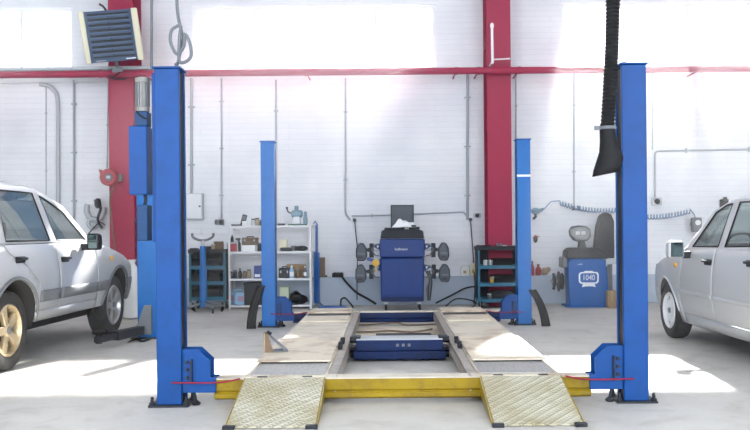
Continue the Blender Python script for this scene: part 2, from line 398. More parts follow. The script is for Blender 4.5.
yc = YW-.02
def conduit(pts, r, label, m='conduit', box=None, group=None):
    P = [W(x, y, YW-r-.003) for x, y in pts]
    o = MB(P[0]).tube(P, r, 10, 4 if len(P) > 2 else 0).build('conduit', m)
    o.location = P[0]; tag(o, label, 'conduit'); return o
def straight(pts, r, label, m='conduit', extra=None):
    """vertical / horizontal conduit with small-radius bends and saddle clips"""
    y_ = YW-r-.003; P = [W(x, y, y_) for x, y in pts]; root = thing('conduit', label, 'conduit', P[0])
    Q = [P[0]]
    for i in range(1, len(P)-1):
        a = (P[i-1]-P[i]); b = (P[i+1]-P[i]); ra = min(.06, a.length*.4, b.length*.4)
        a = P[i]+a.normalized()*ra; b = P[i]+b.normalized()*ra
        for t in (0, .25, .5, .75, 1): Q.append(a*(1-t)**2 + P[i]*2*t*(1-t) + b*t*t)
    Q.append(P[-1])
    MB(P[0]).tube(Q, r, 10).build('tube', m, root)
    d = P[1]-P[0]; n = max(1, int(d.length/.7))
    for k in range(n):
        c = P[0]+d*((k+.5)/n); q = MB(P[0])
        if abs(d.z) > abs(d.x): q.box(c.x-r*2.2, c.x+r*2.2, y_-r-.003, YW-.001, c.z-.01, c.z+.01)
        else: q.box(c.x-.01, c.x+.01, y_-r-.003, YW-.001, c.z-r*2.2, c.z+r*2.2)
        q.build('clip', m, root)
    return root
conduit([(40, 84), (46, 85), (52, 88), (57, 96), (58, 115), (58, 160), (58, 215)], .032, 'thick grey pipe bending down beside the pale car roof', 'light_grey')
straight([(-20, 83), (108, 81)], .014, 'long pale pipe running level under the crimson heating pipe', 'white_metal')
straight([(74, 80), (74, 225)], .018, 'thin grey conduit dropping between the bent pipe and the hose reel')
straight([(46, 84), (46, 200)], .008, 'hairline pale conduit left of the thick bent pipe', 'light_grey')
straight([(108.4, 82), (107, 168)], .010, 'thin cable pipe hugging the crimson column above the hose reel')
straight([(191.5, 78), (191.5, 194)], .022, 'grey conduit entering the top of the wall electrical box')
straight([(221.5, 78), (221.5, 219)], .014, 'grey conduit ending in a socket above the metal shelf')
straight([(276, 80), (276, 142), (276, 230)], .016, 'grey conduit passing behind the rear blue lift post by the shelf')
straight([(345.5, 78), (345.5, 214), (350.5, 220)], .014, 'grey conduit hooking at its foot left of the aligner monitor')
straight([(352, 216), (392, 215), (464, 212), (468, 218)], .012, 'horizontal grey conduit behind the aligner monitor')
straight([(467.5, 73), (467.5, 220)], .022, 'thick grey conduit left of the crimson column over the tool cart')
straight([(574, 72), (574, 205)], .012, 'thin grey conduit dropping to sockets above the wheel balancer')
straight([(516, 72), (516, 140)], .010, 'thin grey conduit above the post carrying a white band')
straight([(652.5, 70), (652.5, 150)], .010, 'thin grey conduit beside the exhaust hose post near the pale sedan', 'light_grey')
straight([(780, 149), (655, 151), (655, 197)], .016, 'grey conduit running level then dropping to a socket near the pale sedan')
def socket(px, py, w, h, label, dark=True, cord=None):
    p = W(px, py, yc-.001); o = thing('wall_socket', label, 'socket', p)
    MB().box(-w/2, w/2, -.03, .02, -h/2, h/2).build('back_box', 'light_grey' if not dark else 'grey', o, bevel=.008)
    MB().cyl((0, -.03, 0), (0, -.045, 0), w*.28, seg=16).build('outlet', 'dark', o)
    return o
socket(354.5, 220, .05, .05, 'small grey socket with a plug left of the aligner monitor')
socket(470.5, 219.5, .05, .05, 'small grey socket with a plug at the foot of the thick conduit')
socket(477, 215.5, .11, .07, 'white junction box beside the thick conduit near the crimson column', False)
socket(221.5, 222, .07, .08, 'grey socket above the metal shelf with tools', True)
socket(216.5, 222, .04, .08, 'narrow grey socket left of its wider twin above the shelf', True)
socket(573, 208, .04, .07, 'left one of two sockets above the wheel balancer monitor', True)
socket(579, 208, .04, .07, 'right one of two sockets above the wheel balancer monitor', True)
socket(656.5, 201.5, .15, .12, 'white double socket box above the coiled blue hose near the pale sedan', False)
socket(325.5, 277, .06, .06, 'small black plug box on the plinth right of the shelf', True)
# cords
def cord(pts, r, label, m='black', nm='power_cord', cat='cable', n=6):
    P = [W(x, y, Y) for x, y, Y in pts]
    o = MB(P[0]).tube(P, r, 8, n).build(nm, m); o.location = P[0]; return tag(o, label, cat)
cord([(354.5, 220, 12.73), (356, 235, 12.73), (357.5, 250, 12.73), (357, 277, 12.6), (357, 300, 12.4)], .007, 'thin black cord from the socket down past the left sensor heads')
cord([(470.5, 220, 12.73), (472.5, 245, 12.73), (474, 270, 12.72), (475, 288, 12.5), (474, 304, 12.3)], .008, 'black cord from the socket down beside the tool cart')
cord([(341, 275, 12.62), (346, 282, 12.45), (356, 292, 12.3), (368, 299, 12.25), (376, 304, 12.2)], .016, 'thick black cable curving from the plinth box to the aligner')
cord([(341, 308, 12.4), (341, 300, 12.4), (345, 298, 12.4), (350, 303, 12.3), (353, 307.5, 12.2)], .012, 'short dark hose loop on the floor left of the aligner')
cord([(436, 303, 12.2), (452, 295, 12.4), (466, 288, 12.5), (478, 287, 12.5), (484, 292, 12.4)], .012, 'black hose arching from aligner foot towards the tool cart')
cord([(446, 306, 12.2), (456, 299, 12.3), (470, 300, 12.3), (476, 304, 12.3), (470, 308, 12.2)], .010, 'black hose coiling on the floor beside the tool cart')
pb = thing('plug_strip', 'black multi-plug strip lying on the plinth left of the aligner', 'power strip', W(337.5, 276, 12.7))
MB().box(-.08, .09, -.05, .05, -.02, .05).build('body', 'dark', pb, bevel=.015)
for k in range(3): MB().cyl((-.04+.05*k, 0, .05), (-.04+.05*k, 0, .058), .018, seg=12).build('outlet', 'grey', pb)
# electrical box
p = W(195, 206.5, YW-.06); eb = thing('electrical_box', 'light grey electrical box on the wall beside the front blue post', 'electrical box', p)
w_, h_ = .125, .20
MB().box(-w_, w_, -.06, .058, -h_, h_).build('housing', 'light_grey', eb, bevel=.006)
d = MB().box(-w_+.012, w_-.012, -.072, -.06, -h_+.012, h_-.012).build('door', 'white_metal', eb, bevel=.004)
MB().cyl((w_-.035, -.072, 0), (w_-.035, -.085, 0), .014, seg=12).build('lock', 'dark', d)

# fan heater on the column
hp = W(111, 36, 11.7); heater = thing('fan_heater', 'tilted blue grey fan heater with cream side panels under the ceiling', 'heater', hp)
heater.rotation_euler = Euler((R(14), R(-7), R(12)), 'XYZ')
hw, hh, hd = .315, .35, .30
MB().box(-hw, hw, 0.02, hd, -hh, hh).build('casing', 'dark', heater, bevel=.01)  # casing coloured dark so the gaps between louvers read as shade
for s in (-1, 1): MB().box(s*hw, s*(hw+.075), -.01, hd, -hh-.01, hh+.01).build('side_panel', 'cream', heater, bevel=.012)
fr = MB(); t = .035
fr.box(-hw, hw, -.012, .02, hh-t, hh); fr.box(-hw, hw, -.012, .02, -hh, -hh+t*1.6); fr.box(-hw, -hw+t, -.012, .02, -hh, hh); fr.box(hw-t, hw, -.012, .02, -hh, hh)
fr.build('front_frame', 'heater', heater, bevel=.004)
for k in range(8):
    z = -hh+.10+k*.074
    mtx = Matrix.Translation((0, -.012, z)) @ Matrix.Rotation(R(-32), 4, 'X')
    l = MB().box(-hw+t, hw-t, -.032, .032, -.004, .004, mtx).build('louver', 'heater_slat', heater, bevel=.002)
    MB().box(-.012, .012, -.02, .012, z-.012, z+.012).build('pivot', 'heater', l)
MB().box(.16, .29, -.014, -.0125, -hh+.018, -hh+.034).build('name_plate', 'ink', heater)
MB().box(-.25, -.12, -.014, -.0125, -hh+.014, -hh+.026).build('rating_plate', 'light_grey', heater)
MB().tube([(.0, .2, -hh), (.0, .2, -hh-.10)], .02).box(-.07, .07, .14, .26, -hh-.16, -hh-.10).build('bracket', 'grey', heater)
MB().tube([(-.02, .1, hh), (-.05, .05, hh+.06), (-.09, .02, hh+.09)], .015, 8, 4).build('eye_bolt', 'dark', heater)
MB().tube([(.03, .2, -hh-.16), (-.06, .14, -hh-.22), (-.14, .2, -hh-.2), (-.05, .2, -hh-.26), (.1, .2, -hh-.27)], .012, 6, 5).build('valve_hose', 'charcoal', heater)
# sensor pipe (white) on the second column
p = W(492.5, 63, 12.1); vp = thing('vent_pipe', 'slim white vertical pipe with elbow in front of the crimson column', 'pipe', p)
q0 = Vector((0, 0, 0)); q1 = W(492, 26, 12.1)-p; q2 = W(510, 62, 12.1)-p
MB().tube([(0, 0, 0), q1], .02, 10).build('riser', 'white', vp); MB().tube([q0+Vector((0,0,.05)), q2+Vector((0,0,.05))], .012, 10).build('branch', 'white', vp)
MB().ell(q1, (.028, .028, .05)).build('valve', 'white', vp); MB().box(-.02, .02, 0, .26, -.012, .012).build('bracket', 'white', vp)
# tall thin conduit pole left of the front post and thin grey drop cable
cord([(151.5, -40, 7.0), (151.5, 30, 7.0), (151.5, 64, 6.0), (152.5, 68.5, 5.5)], .012, 'straight dark cable dropping from the ceiling onto the front left post', 'grey', 'supply_cable')
cord([(176, -60, 5.55), (177, 5, 5.55), (181, 30, 5.55), (183, 38, 5.55), (178, 62, 5.52), (175.5, 64.5, 5.5)], .011, 'grey supply hose hanging over the front left post', 'grey', 'supply_hose')
cord([(180, 25, 5.5), (172, 30, 5.5), (170.5, 42, 5.5), (177, 54, 5.5), (184, 46, 5.5), (185, 34, 5.5), (190, 44, 5.5), (191, 56, 5.5), (185, 62, 5.5), (179, 60, 5.5), (179.5, 38, 5.5), (181, 26, 5.5)], .011, 'loose grey cable loops tied above the front left post', 'grey', 'cable_loop')
# hose reel
p = W(109.5, 177.5, 12.2); hr = thing('hose_reel', 'round red hose reel on the crimson column', 'hose reel', p)
MB().lathe([(.02, -.02), (.11, -.02), (.125, 0), (.125, .1), (.11, .12), (.02, .12)], (.0, -.06, 0), (0, 1, 0), 28).build('drum_case', 'red', hr, bevel=.004)
MB().lathe([(.055, 0), (.055, .016), (.045, .022)], (.02, -.08, 0), (0, -1, 0), 24).build('hub', 'grey', hr)
MB().box(-.012, .045, -.104, -.101, -.02, .02).build('badge', 'light_grey', hr)
MB().prism([(-.15, .12), (-.06, .10), (-.11, .0)], -.03, .04).build('hose_guide', 'red', hr)
MB().box(-.04, .16, .055, .15, -.05, .05).build('mount', 'grey', hr, bevel=.005)
cord([(113, 187, 12.18), (110, 200, 12.18), (112, 225, 12.15), (115, 250, 12.12), (115, 262, 12.12)], .014, 'brown grey hose hanging down the crimson column from the reel', 'brown', 'air_hose')
hk = thing('hanging_hose', 'grey corrugated hose looped on the wall beside the hose reel', 'hose', W(95, 212, 12.68))
def loop(cx, cz, rx, rz, a0, a1, n=20, y=0): return [(cx+rx*cos(a0+(a1-a0)*k/n), y, cz+rz*sin(a0+(a1-a0)*k/n)) for k in range(n+1)]
MB().tube(loop(0, .04, .13, .16, R(150), R(370)), .042, 10).build('coil', 'light_grey', hk)
MB().tube(loop(-.02, -.17, .075, .075, 0, R(360), 24, -.02), .028, 10).build('lower_coil', 'galv', hk)
MB().tube([(.08, -.05, .2), (.10, -.05, .05), (.06, -.05, -.12), (.12, -.04, -.25)], .02, 8, 6).build('lead', 'charcoal', hk)
MB().tube([(-.1, -.03, -.34), (.02, -.06, -.22), (.1, -.05, -.16), (.16, -.04, -.2)], .010, 8, 6).build('wire', 'dark', hk)
MB().ell((.06, -.05, .13), (.05, .05, .08)).build('nozzle', 'charcoal', hk)
MB().box(-.02, .02, 0, .11, .16, .19).build('hook', 'grey', hk)

# coiled blue air hoses along the wall
def coil_hose(a, b, sag, turns, r, label, ends0, ends1, Y=12.6):
    A = W(*a, Y); B = W(*b, Y); pts = [W(x, y, Y) for x, y in ends0]; N = turns*10
    for k in range(N+1):
        t = k/N; c = A.lerp(B, t); c.z -= sag*4*t*(1-t); an = 2*pi*turns*t
        pts.append(c + Vector((0, r*sin(an), r*cos(an))))
    pts += [W(x, y, Y) for x, y in ends1]
    o = MB(A).tube(pts, .009, 6).build('coiled_air_hose', 'coil'); o.location = A; return tag(o, label, 'air hose')
coil_hose((560, 203), (618, 210), .05, 20, .034, 'blue coiled air hose strung between the rear post and the balancer',
          [(541, 212), (546, 207), (551, 201.5), (555, 201)], [(622, 212)])
coil_hose((645, 217), (690, 211), .03, 15, .034, 'blue coiled air hose on the wall between exhaust post and pale sedan',
          [(640, 215)], [(694, 214), (697, 222), (699, 230)])
# gun-and-gauge cluster on the wall behind the second rear post
g = thing('air_gun', 'blue grey air gun hanging at the start of the coiled hose', 'air gun', W(537, 211, 12.6))
MB().ell((-.02, 0, 0), (.075, .05, .05)).cyl((-.02, 0, 0), (.10, -.02, .03), .022).build('body', 'toolgreen', g, bevel=.003)
MB().tube([(-.04, 0, -.02), (-.02, 0, -.08), (-.06, 0, -.12)], .02, 8, 4).build('grip', 'charcoal', g)
MB().box(-.03, .03, 0, .2, .0, .03).build('hook', 'grey', g)
sg = thing('hose_valve', 'small dark valve on the wall below the air gun', 'valve', W(535.5, 239, 12.7))
MB().ell((0, 0, 0), (.035, .04, .06)).cyl((0, 0, 0), (.0, .1, 0), .015).build('body', 'charcoal', sg); MB().box(-.03, .05, -.04, -.03, .03, .045).build('lever', 'red', sg)
# grey regulator unit behind the pale sedan
rg = thing('air_regulator', 'grey air regulator unit on the wall above the pale sedan mirror', 'regulator', W(697, 224, 12.6))
MB().box(-.08, .06, -.06, .06, -.12, .10).build('body', 'grey', rg, bevel=.02); MB().lathe([(.05, 0), (.06, .02), (.06, .12), (.03, .15)], (.1, 0, -.12), (0, 0, -1)).build('bowl', 'charcoal', rg)
MB().cyl((-.01, -.06, .02), (-.01, -.08, .02), .04).build('gauge', 'white', rg); MB().box(-.03, .03, .06, .2, -.03, .03).build('bracket', 'grey', rg)
lt = thing('wall_sensor', 'small dark sensor on the wall above the pale sedan roof', 'sensor', W(725, 203, 12.7))
MB().box(-.05, .05, -.03, .1, -.10, .06).build('body', 'dark', lt, bevel=.015); MB().cyl((0, 0, .06), (0, 0, .09), .03).build('cap', 'dark', lt)
# exhaust extraction hose
Yh = 5.2; pts = [(614, -60), (613, 0), (612, 45), (609.5, 95), (607.5, 127)]
P = [W(x, y, Yh) for x, y in pts]; ex = thing('exhaust_hose', 'black ribbed exhaust extraction hose with boot nozzle hanging by the front right post', 'exhaust hose', P[-1])
top = Vector((P[0].x, Yh, ZC)); path = [top] + P
dense = []
for i in range(len(path)-1):
    for k in range(60): dense.append(path[i].lerp(path[i+1], k/60))
dense.append(path[-1])
L = sum((path[i+1]-path[i]).length for i in range(len(path)-1)); NN = len(dense)
lens = [0]
for i in range(1, NN): lens.append(lens[-1]+(dense[i]-dense[i-1]).length)
step = .008; res = []; j = 0
for k in range(int(L/step)):
    s = k*step
    while lens[j+1] < s: j += 1
    res.append(dense[j].lerp(dense[j+1], (s-lens[j])/max(1e-9, lens[j+1]-lens[j])))
hm = MB(P[-1]); vs = []; fs = []; sg_ = 16
for i, c in enumerate(res):
    r = .040 if (i//1) % 3 != 0 else .047
    for k in range(sg_): a = 2*pi*k/sg_; vs.append(c+Vector((r*cos(a), r*sin(a), 0)))
for i in range(len(res)-1):
    for k in range(sg_): k2 = (k+1) % sg_; fs.append((i*sg_+k, i*sg_+k2, (i+1)*sg_+k2, (i+1)*sg_+k))
hm.add(vs, fs); hm.build('hose', 'black', ex)
# boot nozzle: oval sections lofted down and to the left
secs = [(607.3, 124, .043, .043), (607.3, 130, .048, .048), (608.3, 140, .052, .052), (609.3, 150, .062, .06), (608.5, 160, .078, .07), (607.5, 168, .088, .075), (606.5, 174, .088, .075)]
vs = []; fs = []
for i, (x, y, rx, ry) in enumerate(secs):
    c = W(x, y, Yh)-P[-1]
    for k in range(24):
        a = 2*pi*k/24; vs.append((c.x+rx*cos(a), c.y+ry*sin(a), c.z - (.016*cos(a)*min(1, i/4))*-1))
n_ = len(secs)
for i in range(n_-1):
    for k in range(24): k2 = (k+1) % 24; fs.append((i*24+k, i*24+k2, (i+1)*24+k2, (i+1)*24+k))
MB().add(vs, fs).build('nozzle', 'black', ex, solid=.006)
c = W(607.4, 128, Yh)-P[-1]; MB().lathe([(.05, -.01), (.054, -.008), (.054, .008), (.05, .01)], c, (0, 0, 1), 24).box(c.x-.08, c.x-.045, c.y-.012, c.y+.012, c.z-.012, c.z+.012).build('clamp', 'grey', ex)
c = W(617.5, 158, Yh)-P[-1]; MB().ell(c, (.035, .04, .055)).build('flap_weight', 'black', ex)
# ------------------------------------------------------------------ the four-post lift
XC = 0.078
lift = thing('four_post_lift', 'blue four post alignment lift with yellow crossbeam and worn tan runways', 'car lift', (XC, 5.5, 0))
LO = Vector((XC, 5.5, 0))
def L_(): return MB(LO)
def post(s, Y0, mtl, band=False, htop=2.2):
    """C-section post; s=-1 left, +1 right; open side faces the runways"""
    D = .17; xo = XC + s*1.600; xi = XC + s*1.438; t = .012; lip = .03
    def X(d): return xo - s*d                 # d measured inwards from the outer face
    wdt = abs(xo-xi)
    poly = [(X(0), Y0), (X(wdt), Y0), (X(wdt), Y0+lip), (X(wdt-t), Y0+lip), (X(wdt-t), Y0+t), (X(t), Y0+t), (X(t), Y0+D-t), (X(wdt-t), Y0+D-t), (X(wdt-t), Y0+D-lip), (X(wdt), Y0+D-lip), (X(wdt), Y0+D), (X(0), Y0+D)]
    p = L_().prism(poly, .012, htop, 'z').build('post', mtl, lift, bevel=.006)
    L_().box(X(-.012), X(wdt+.012), Y0-.012, Y0+D+.012, htop, htop+.012).build('top_cap', mtl, p, bevel=.003)
    L_().box(X(-.05), X(wdt+.05), Y0-.03, Y0+D+.03, 0, .014).build('base_plate', 'charcoal', p, bevel=.002)
    for dx in (-.03, wdt+.03):
        for yy in (Y0+.0, Y0+D):
            L_().lathe([(.02, 0), (.02, .012), (.012, .014), (.009, .05)], (X(dx), yy, .014), (0, 0, 1), 10).build('anchor_bolt', 'charcoal', p)
    L_().box(X(wdt-.006), X(wdt-.012), Y0+lip, Y0+D-lip-.02, .02, htop-.02).build('slot_shade_strip', 'black', p)  # black strip added so the open slot reads as dark shade
    # rack strip and cable inside the channel
    L_().box(X(wdt-.05), X(wdt-.03), Y0+.05, Y0+.075, .02, htop-.02).build('lock_ladder', 'charcoal', p)
    L_().cyl((X(wdt-.02), Y0+.11, .03), (X(wdt-.02), Y0+.11, htop), .008, seg=8).build('lift_cable', 'charcoal', p)
    if band: L_().box(X(-.001), X(wdt+.001), Y0-.0015, Y0, htop-.44, htop-.415).build('white_band', 'ink', p)
    return p, X, wdt, D
def carriage(s, Y0, mtl, zb=.085, h=.285):
    xa = XC + s*1.455; xb = XC + s*1.255
    zt = zb+h
    poly = [(xa, zb), (XC+s*1.22, zb), (XC+s*1.22, zb+.10), (xb, zb+.10), (xb, zt-.075), (XC+s*1.335, zt), (xa, zt)]
    c = L_().prism(poly, Y0+.022, Y0+.034).build('carriage', mtl, lift, bevel=.003)
    L_().prism(poly, Y0+.136, Y0+.148).build('back_cheek', mtl, c, bevel=.003)
    L_().box(xa, XC+s*1.225, Y0+.034, Y0+.136, zb+.01, zb+.09).build('inner_beam', mtl, c, bevel=.003)
    for k in range(3):
        L_().cyl((XC+s*1.405, Y0+.022, zb+.10+.05*k), (XC+s*1.405, Y0+.008, zb+.10+.05*k), .011, seg=10).build('bolt', 'charcoal', c)
    L_().box(XC+s*1.37, XC+s*1.38, Y0+.0, Y0+.022, zb+.06, zb+.22).build('lock_bar', 'charcoal', c)
    L_().tube([(XC+s*1.37, Y0+.05, zb), (XC+s*1.36, Y0+.05, .03), (XC+s*1.33, Y0+.03, .012)], .012, 8).cyl((XC+s*1.36, Y0+.05, 0), (XC+s*1.36, Y0+.05, .02), .022, seg=12).build('slack_arm', 'charcoal', c)
    return c
YA, YB = 5.40, 9.85
pFL = post(-1, YA, 'blue'); pFR = post(1, YA, 'blue', htop=2.2)
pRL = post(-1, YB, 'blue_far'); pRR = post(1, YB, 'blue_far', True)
for s in (-1, 1): carriage(s, YA, 'blue'); carriage(s, YB, 'blue', .07)
# crossbeams
def beam(Y0, Y1, z0, z1, mtl, half):
    m = L_(); zm = z0+(z1-z0)*.40; a, b = XC-half, XC+half
    poly = [(Y0+.02, z0), (Y1-.02, z0), (Y1, z0+.012), (Y1, z1), (Y0, z1), (Y0, zm+.008), (Y0+.012, zm), (Y0+.012, zm-.008), (Y0, zm-.016), (Y0, z0+.012)]
    m.prism(poly, a, b, 'x'); return m.build('crossbeam', mtl, lift, bevel=.003)
bf = beam(YA+.04, YA+.16, .032, .166, 'yellow', 1.235)
L_().box(XC-1.235, XC+1.235, YA+.03, YA+.19, .166, .172).build('top_flange', 'runway', bf, bevel=.002)
br_ = beam(YB+.04, YB+.16, .04, .160, 'navy', 1.235)
L_().box(XC-1.235, XC+1.235, YB+.03, YB+.17, .160, .172).build('top_flange', 'runway', br_, bevel=.002)
# runways
def runway(s):
    xo = XC + s*1.04; xi = XC + s*.505; xr = XC + s*.437
    r = L_().box(xo, xi, YA+.04, 10.12, .172, .180).box(xo, xi, YA+.17, YB+.03, .06, .171).build('runway', 'runway', lift, bevel=.004)
    L_().box(xi-s*.002, xr, YA+.05, 10.10, .150, .170).box(xr+s*.0, xr+s*.014, YA+.05, 10.10, .07, .170).box(xi-s*.002, xr, YA+.17, YB+.0, .065, .078).build('jack_rail', 'rail', r, bevel=.003)
    # ramp hinged on the front edge
    pr = [(YA+.035, .176), (4.77, .012), (4.77, .004), (YA+.035, .150)]
    rm = L_().prism([(y, z) for y, z in pr], xo-s*.005, xi+s*.0, 'x').build('ramp', 'tread', r, bevel=.002)
    for x in (xo-s*.012, xi+s*.002):
        L_().prism([(YA+.03, .176), (4.77, .014), (4.77, .0), (4.95, .0), (YA+.02, .055)], x, x+s*.008, 'x').build('side_cheek', 'yellow', rm)
    for x in (xo-s*.03, xi+s*.03):
        L_().box(x-.035, x+.035, 4.745, 4.785, .0, .022).build('foot', 'charcoal', rm, bevel=.004)
    for x in (xo-s*.12, xi+s*.12):
        L_().box(x-.032, x+.032, YA+.035, YA+.06, .180, .184).build('hinge', 'charcoal', rm)
    # ribbed plate, slip plate, far plates
    L_().box(xo-s*.03, xi+s*.008, 5.52, 5.97, .180, .186).build('ribbed_plate', 'ribbed', r, bevel=.002)
    sl = L_().box(xo-s*.0, xi+s*.003, 5.955, 7.25, .196, .206).build('slip_plate', 'slip', r, bevel=.004)
    L_().box(xo-s*.03, xi+s*.03, 5.99, 7.22, .180, .196).build('roller_bed', 'charcoal', sl)
    L_().box(xo-s*.02, xi+s*.02, 8.72, 9.28, .180, .192).build('end_plate', 'slip', r, bevel=.003)
    L_().box(xo-s*.02, xi+s*.02, 9.30, 9.62, .180, .183).build('turntable_recess', 'charcoal', r)
    L_().box(xo-s*.02, xi+s*.02, 9.64, 10.1, .180, .200).build('wheel_stop_plate', 'slip', r, bevel=.004)
    for yy in (6.75, 7.05):
        L_().box(xi+s*.0, xi-s*.035, yy, yy+.10, .172, .205).cyl((xi-s*.02, yy+.05, .2), (xi-s*.02, yy+.05, .225), .02, seg=10).build('plate_stop', 'charcoal', r, bevel=.004)
    return r
runway(-1); runway(1)
# red cable running from post to beam
for s in (-1, 1):
    for (Y, a, b) in ((YA-.012, 1.50, 1.06), (YB-.012, 1.50, 1.06)):
        pts = [(XC+s*a, Y, .158), (XC+s*1.43, Y-.004, .158), (XC+s*1.25, Y-.004, .156), (XC+s*1.15, Y+.01, .160), (XC+s*b, Y+.025, .176)]
        L_().tube(pts, .0055, 8, 5).build('red_cable', 'red_hose', lift)
# power unit on the front left post
pu = thing('x', None, None); bpy.data.objects.remove(pu)
xo = XC-1.600
def at_(px, py): return W(px, py, 5.47)
a = at_(150.5, 60); b = at_(150.5, 402)
pl_ = L_().box(xo-.028, xo, 5.44, 5.53, at_(150, 242).z, at_(150, 74).z).build('power_unit', 'blue', lift, bevel=.003)
x0, x1 = at_(131.5, 160).x, at_(149.5, 160).x
L_().box(x0, x1, 5.41, 5.55, at_(140, 195).z, at_(140, 127).z).build('oil_tank', 'blue', pl_, bevel=.006)
c = at_(142.3, 112); tp = at_(142.3, 77)
prof = [(.03, 0), (.043, .005)]; n = 0
hgt = tp.z-c.z
prof += [(.043, .02)]
L_().lathe([(.02, 0), (.044, .004), (.044, .03), (.04, .034), (.04, hgt-.04), (.046, hgt-.036), (.046, hgt-.008), (.03, hgt)], (c.x, 5.48, c.z), (0, 0, 1), 24).build('motor', 'motor_grey', pl_)
fm = L_()
for k in range(14):
    an = 2*pi*k/14
    m4 = Matrix.Translation((c.x, 5.48, c.z+.035)) @ Matrix.Rotation(an, 4, 'Z'); fm.box(.036, .047, -.002, .002, 0, hgt-.075, m4)
fm.build('motor_fin', 'grey', pl_)
L_().box(at_(136.5, 120).x, at_(149, 120).x, 5.43, 5.53, at_(140, 127).z, at_(140, 112).z).build('pump_block', 'switch_blue', pl_, bevel=.006)
L_().tube([(at_(138, 112).x, 5.43, at_(138, 112).z), (at_(143, 117).x, 5.425, at_(143, 117).z), (at_(149, 120).x, 5.43, at_(149, 120).z)], .006, 6, 4).build('pump_hose', 'black', pl_)
L_().box(at_(139, 220).x, at_(149.6, 220).x, 5.42, 5.53, at_(140, 241).z, at_(140, 205).z).build('switch_box', 'switch_blue', pl_, bevel=.006)
L_().tube([(at_(146, 195).x, 5.45, at_(146, 195).z), (at_(147, 200).x, 5.44, at_(147, 200).z), (at_(145.5, 205).x, 5.45, at_(145.5, 205).z)], .012, 8, 4).build('coupling', 'charcoal', pl_)
# rolling jack between the runways
jk = thing('jacking_beam', 'dark blue rolling jack beam spanning between the two runways', 'jack', (XC, 7.25, 0))
J = lambda: MB((XC, 7.25, 0))
J().box(XC-.375, XC+.375, 7.15, 7.42, .098, .190).build('upper_body', 'navy', jk, bevel=.006)
J().box(XC-.40, XC+.40, 7.165, 7.40, .022, .094).build('lower_body', 'navy', jk, bevel=.006)
J().box(XC-.372, XC+.372, 7.155, 7.415, .190, .198).build('top_plate', 'light_grey', jk, bevel=.002)
for s in (-1, 1):
    for z, w in ((.185, .028), (.06, .034)):
        J().cyl((XC+s*.365, 7.24, z), (XC+s*.432, 7.24, z), w, seg=20).build('roller', 'black', jk, bevel=.004)
    J().box(XC+s*.34, XC+s*.425, 7.2, 7.36, .175, .212).build('end_pad', 'charcoal', jk, bevel=.006)
    J().box(XC+s*.375, XC+s*.428, 7.2, 7.36, .098, .125).build('carriage_arm', 'charcoal', jk, bevel=.004)
for k in range(3): J().box(XC-.03+.05*k, XC-.005+.05*k, 7.1485, 7.15, .135, .16).build('worn_sticker', 'grey', jk)
# flat bars lying between the runways
def lay(nm, label, cat, mtl, x0, x1, y0, y1, z0, z1, bev=.003):
    c = ((x0+x1)/2, (y0+y1)/2, z0); o = MB(c).box(x0, x1, y0, y1, z0, z1).build(nm, mtl, bevel=bev); o.location = c; return tag(o, label, cat)
lay('steel_bar', 'black flat steel bar on the floor between the runways', 'bar', 'charcoal', W(376, 335, 8.9).x, W(431, 335, 8.9).x, 8.74, 8.95, 0, .03)
cord([(352, 332, 9.1), (372, 331.8, 9.1), (390, 330.8, 9.2), (412, 332, 9.1), (432, 329, 9.35)], .010, 'thin brown hose lying across the floor behind the jack beam', 'brown', 'floor_hose', 'hose')
cord([(357, 325, 9.9), (380, 323.8, 9.85), (397, 322.8, 9.8), (408, 325, 9.8), (440, 324, 9.8)], .009, 'dark cable lying in front of the navy rear crossbeam', 'brown', 'floor_cable')
lay('sunlit_floor_sheet', 'pale cream sheet added as sunlit floor between the runways behind the jack beam', 'tray', 'runway', W(350, 330, 9.4).x, W(444, 330, 9.4).x, 8.99, 9.75, 0, .014)  # cream sheet added for the brightness of sunlit floor
# wheel chock on the left runway
p = W(276, 351, 6.44); p.z = .206
ck = thing('wheel_chock', 'tan cast wheel chock standing on the left runway plate', 'wheel chock', p, R(12))
for y0 in (-.055, .043): MB().prism([(-.09, 0), (-.02, 0), (-.045, .07), (-.062, .145), (-.09, .145)], y0, y0+.012).build('side_plate', 'brown', ck, bevel=.003)
MB().prism([(.09, .0), (.09, .010), (-.05, .135), (-.062, .128), (.07, .0)], -.05, .05).build('sloped_face', 'grey', ck, bevel=.002)
MB().prism([(-.02, 0), (.09, 0), (.09, .012), (-.02, .012)], -.05, .05).build('foot_plate', 'grey', ck, bevel=.002)
MB().box(-.094, -.084, -.055, .055, 0, .145).build('back_plate', 'tan', ck, bevel=.002)
MB().cyl((-.06, -.02, .135), (-.045, -.02, .155), .02, seg=12).build('top_grip', 'dark', ck)
# boards leaning against the rear posts
def leaner(px0, px1, pxt0, pxt1, yb, yt, label, s):
    Y = 9.74; b0 = W(px0, yb, Y); b1 = W(px1, yb, Y); t0 = W(pxt0, yt, Y); t1 = W(pxt1, yt, Y)
    b0.z = b1.z = .002; root = thing('leaning_board', label, 'board', ((b0.x+b1.x)/2, Y, 0)); m = MB(root.location)
    def q(u, v):
        a = b0.lerp(t0, v); c = b1.lerp(t1, v); p = a.lerp(c, u); p.x += s*.03*4*v*(1-v); p.y = Y + .10*v - .03; return p
    m.grid(q, 4, 12); m.build('curved_panel', 'black', root, solid=.025, bevel=.004)
    e = MB(root.location); e.tube([q(0, k/10) + Vector((0, -.004, 0)) for k in range(11)], .012, 8); e.tube([q(1, k/10) + Vector((0, -.004, 0)) for k in range(11)], .012, 8); e.build('edge_rib', 'black', root)
    return root
leaner(248, 255.5, 257.5, 263.5, 327, 286, 'dark curved rubber board leaning at the rear post by the shelf', -1)
leaner(542, 549, 530.5, 536, 326, 290, 'dark curved rubber board leaning at the rear post with white band', 1)

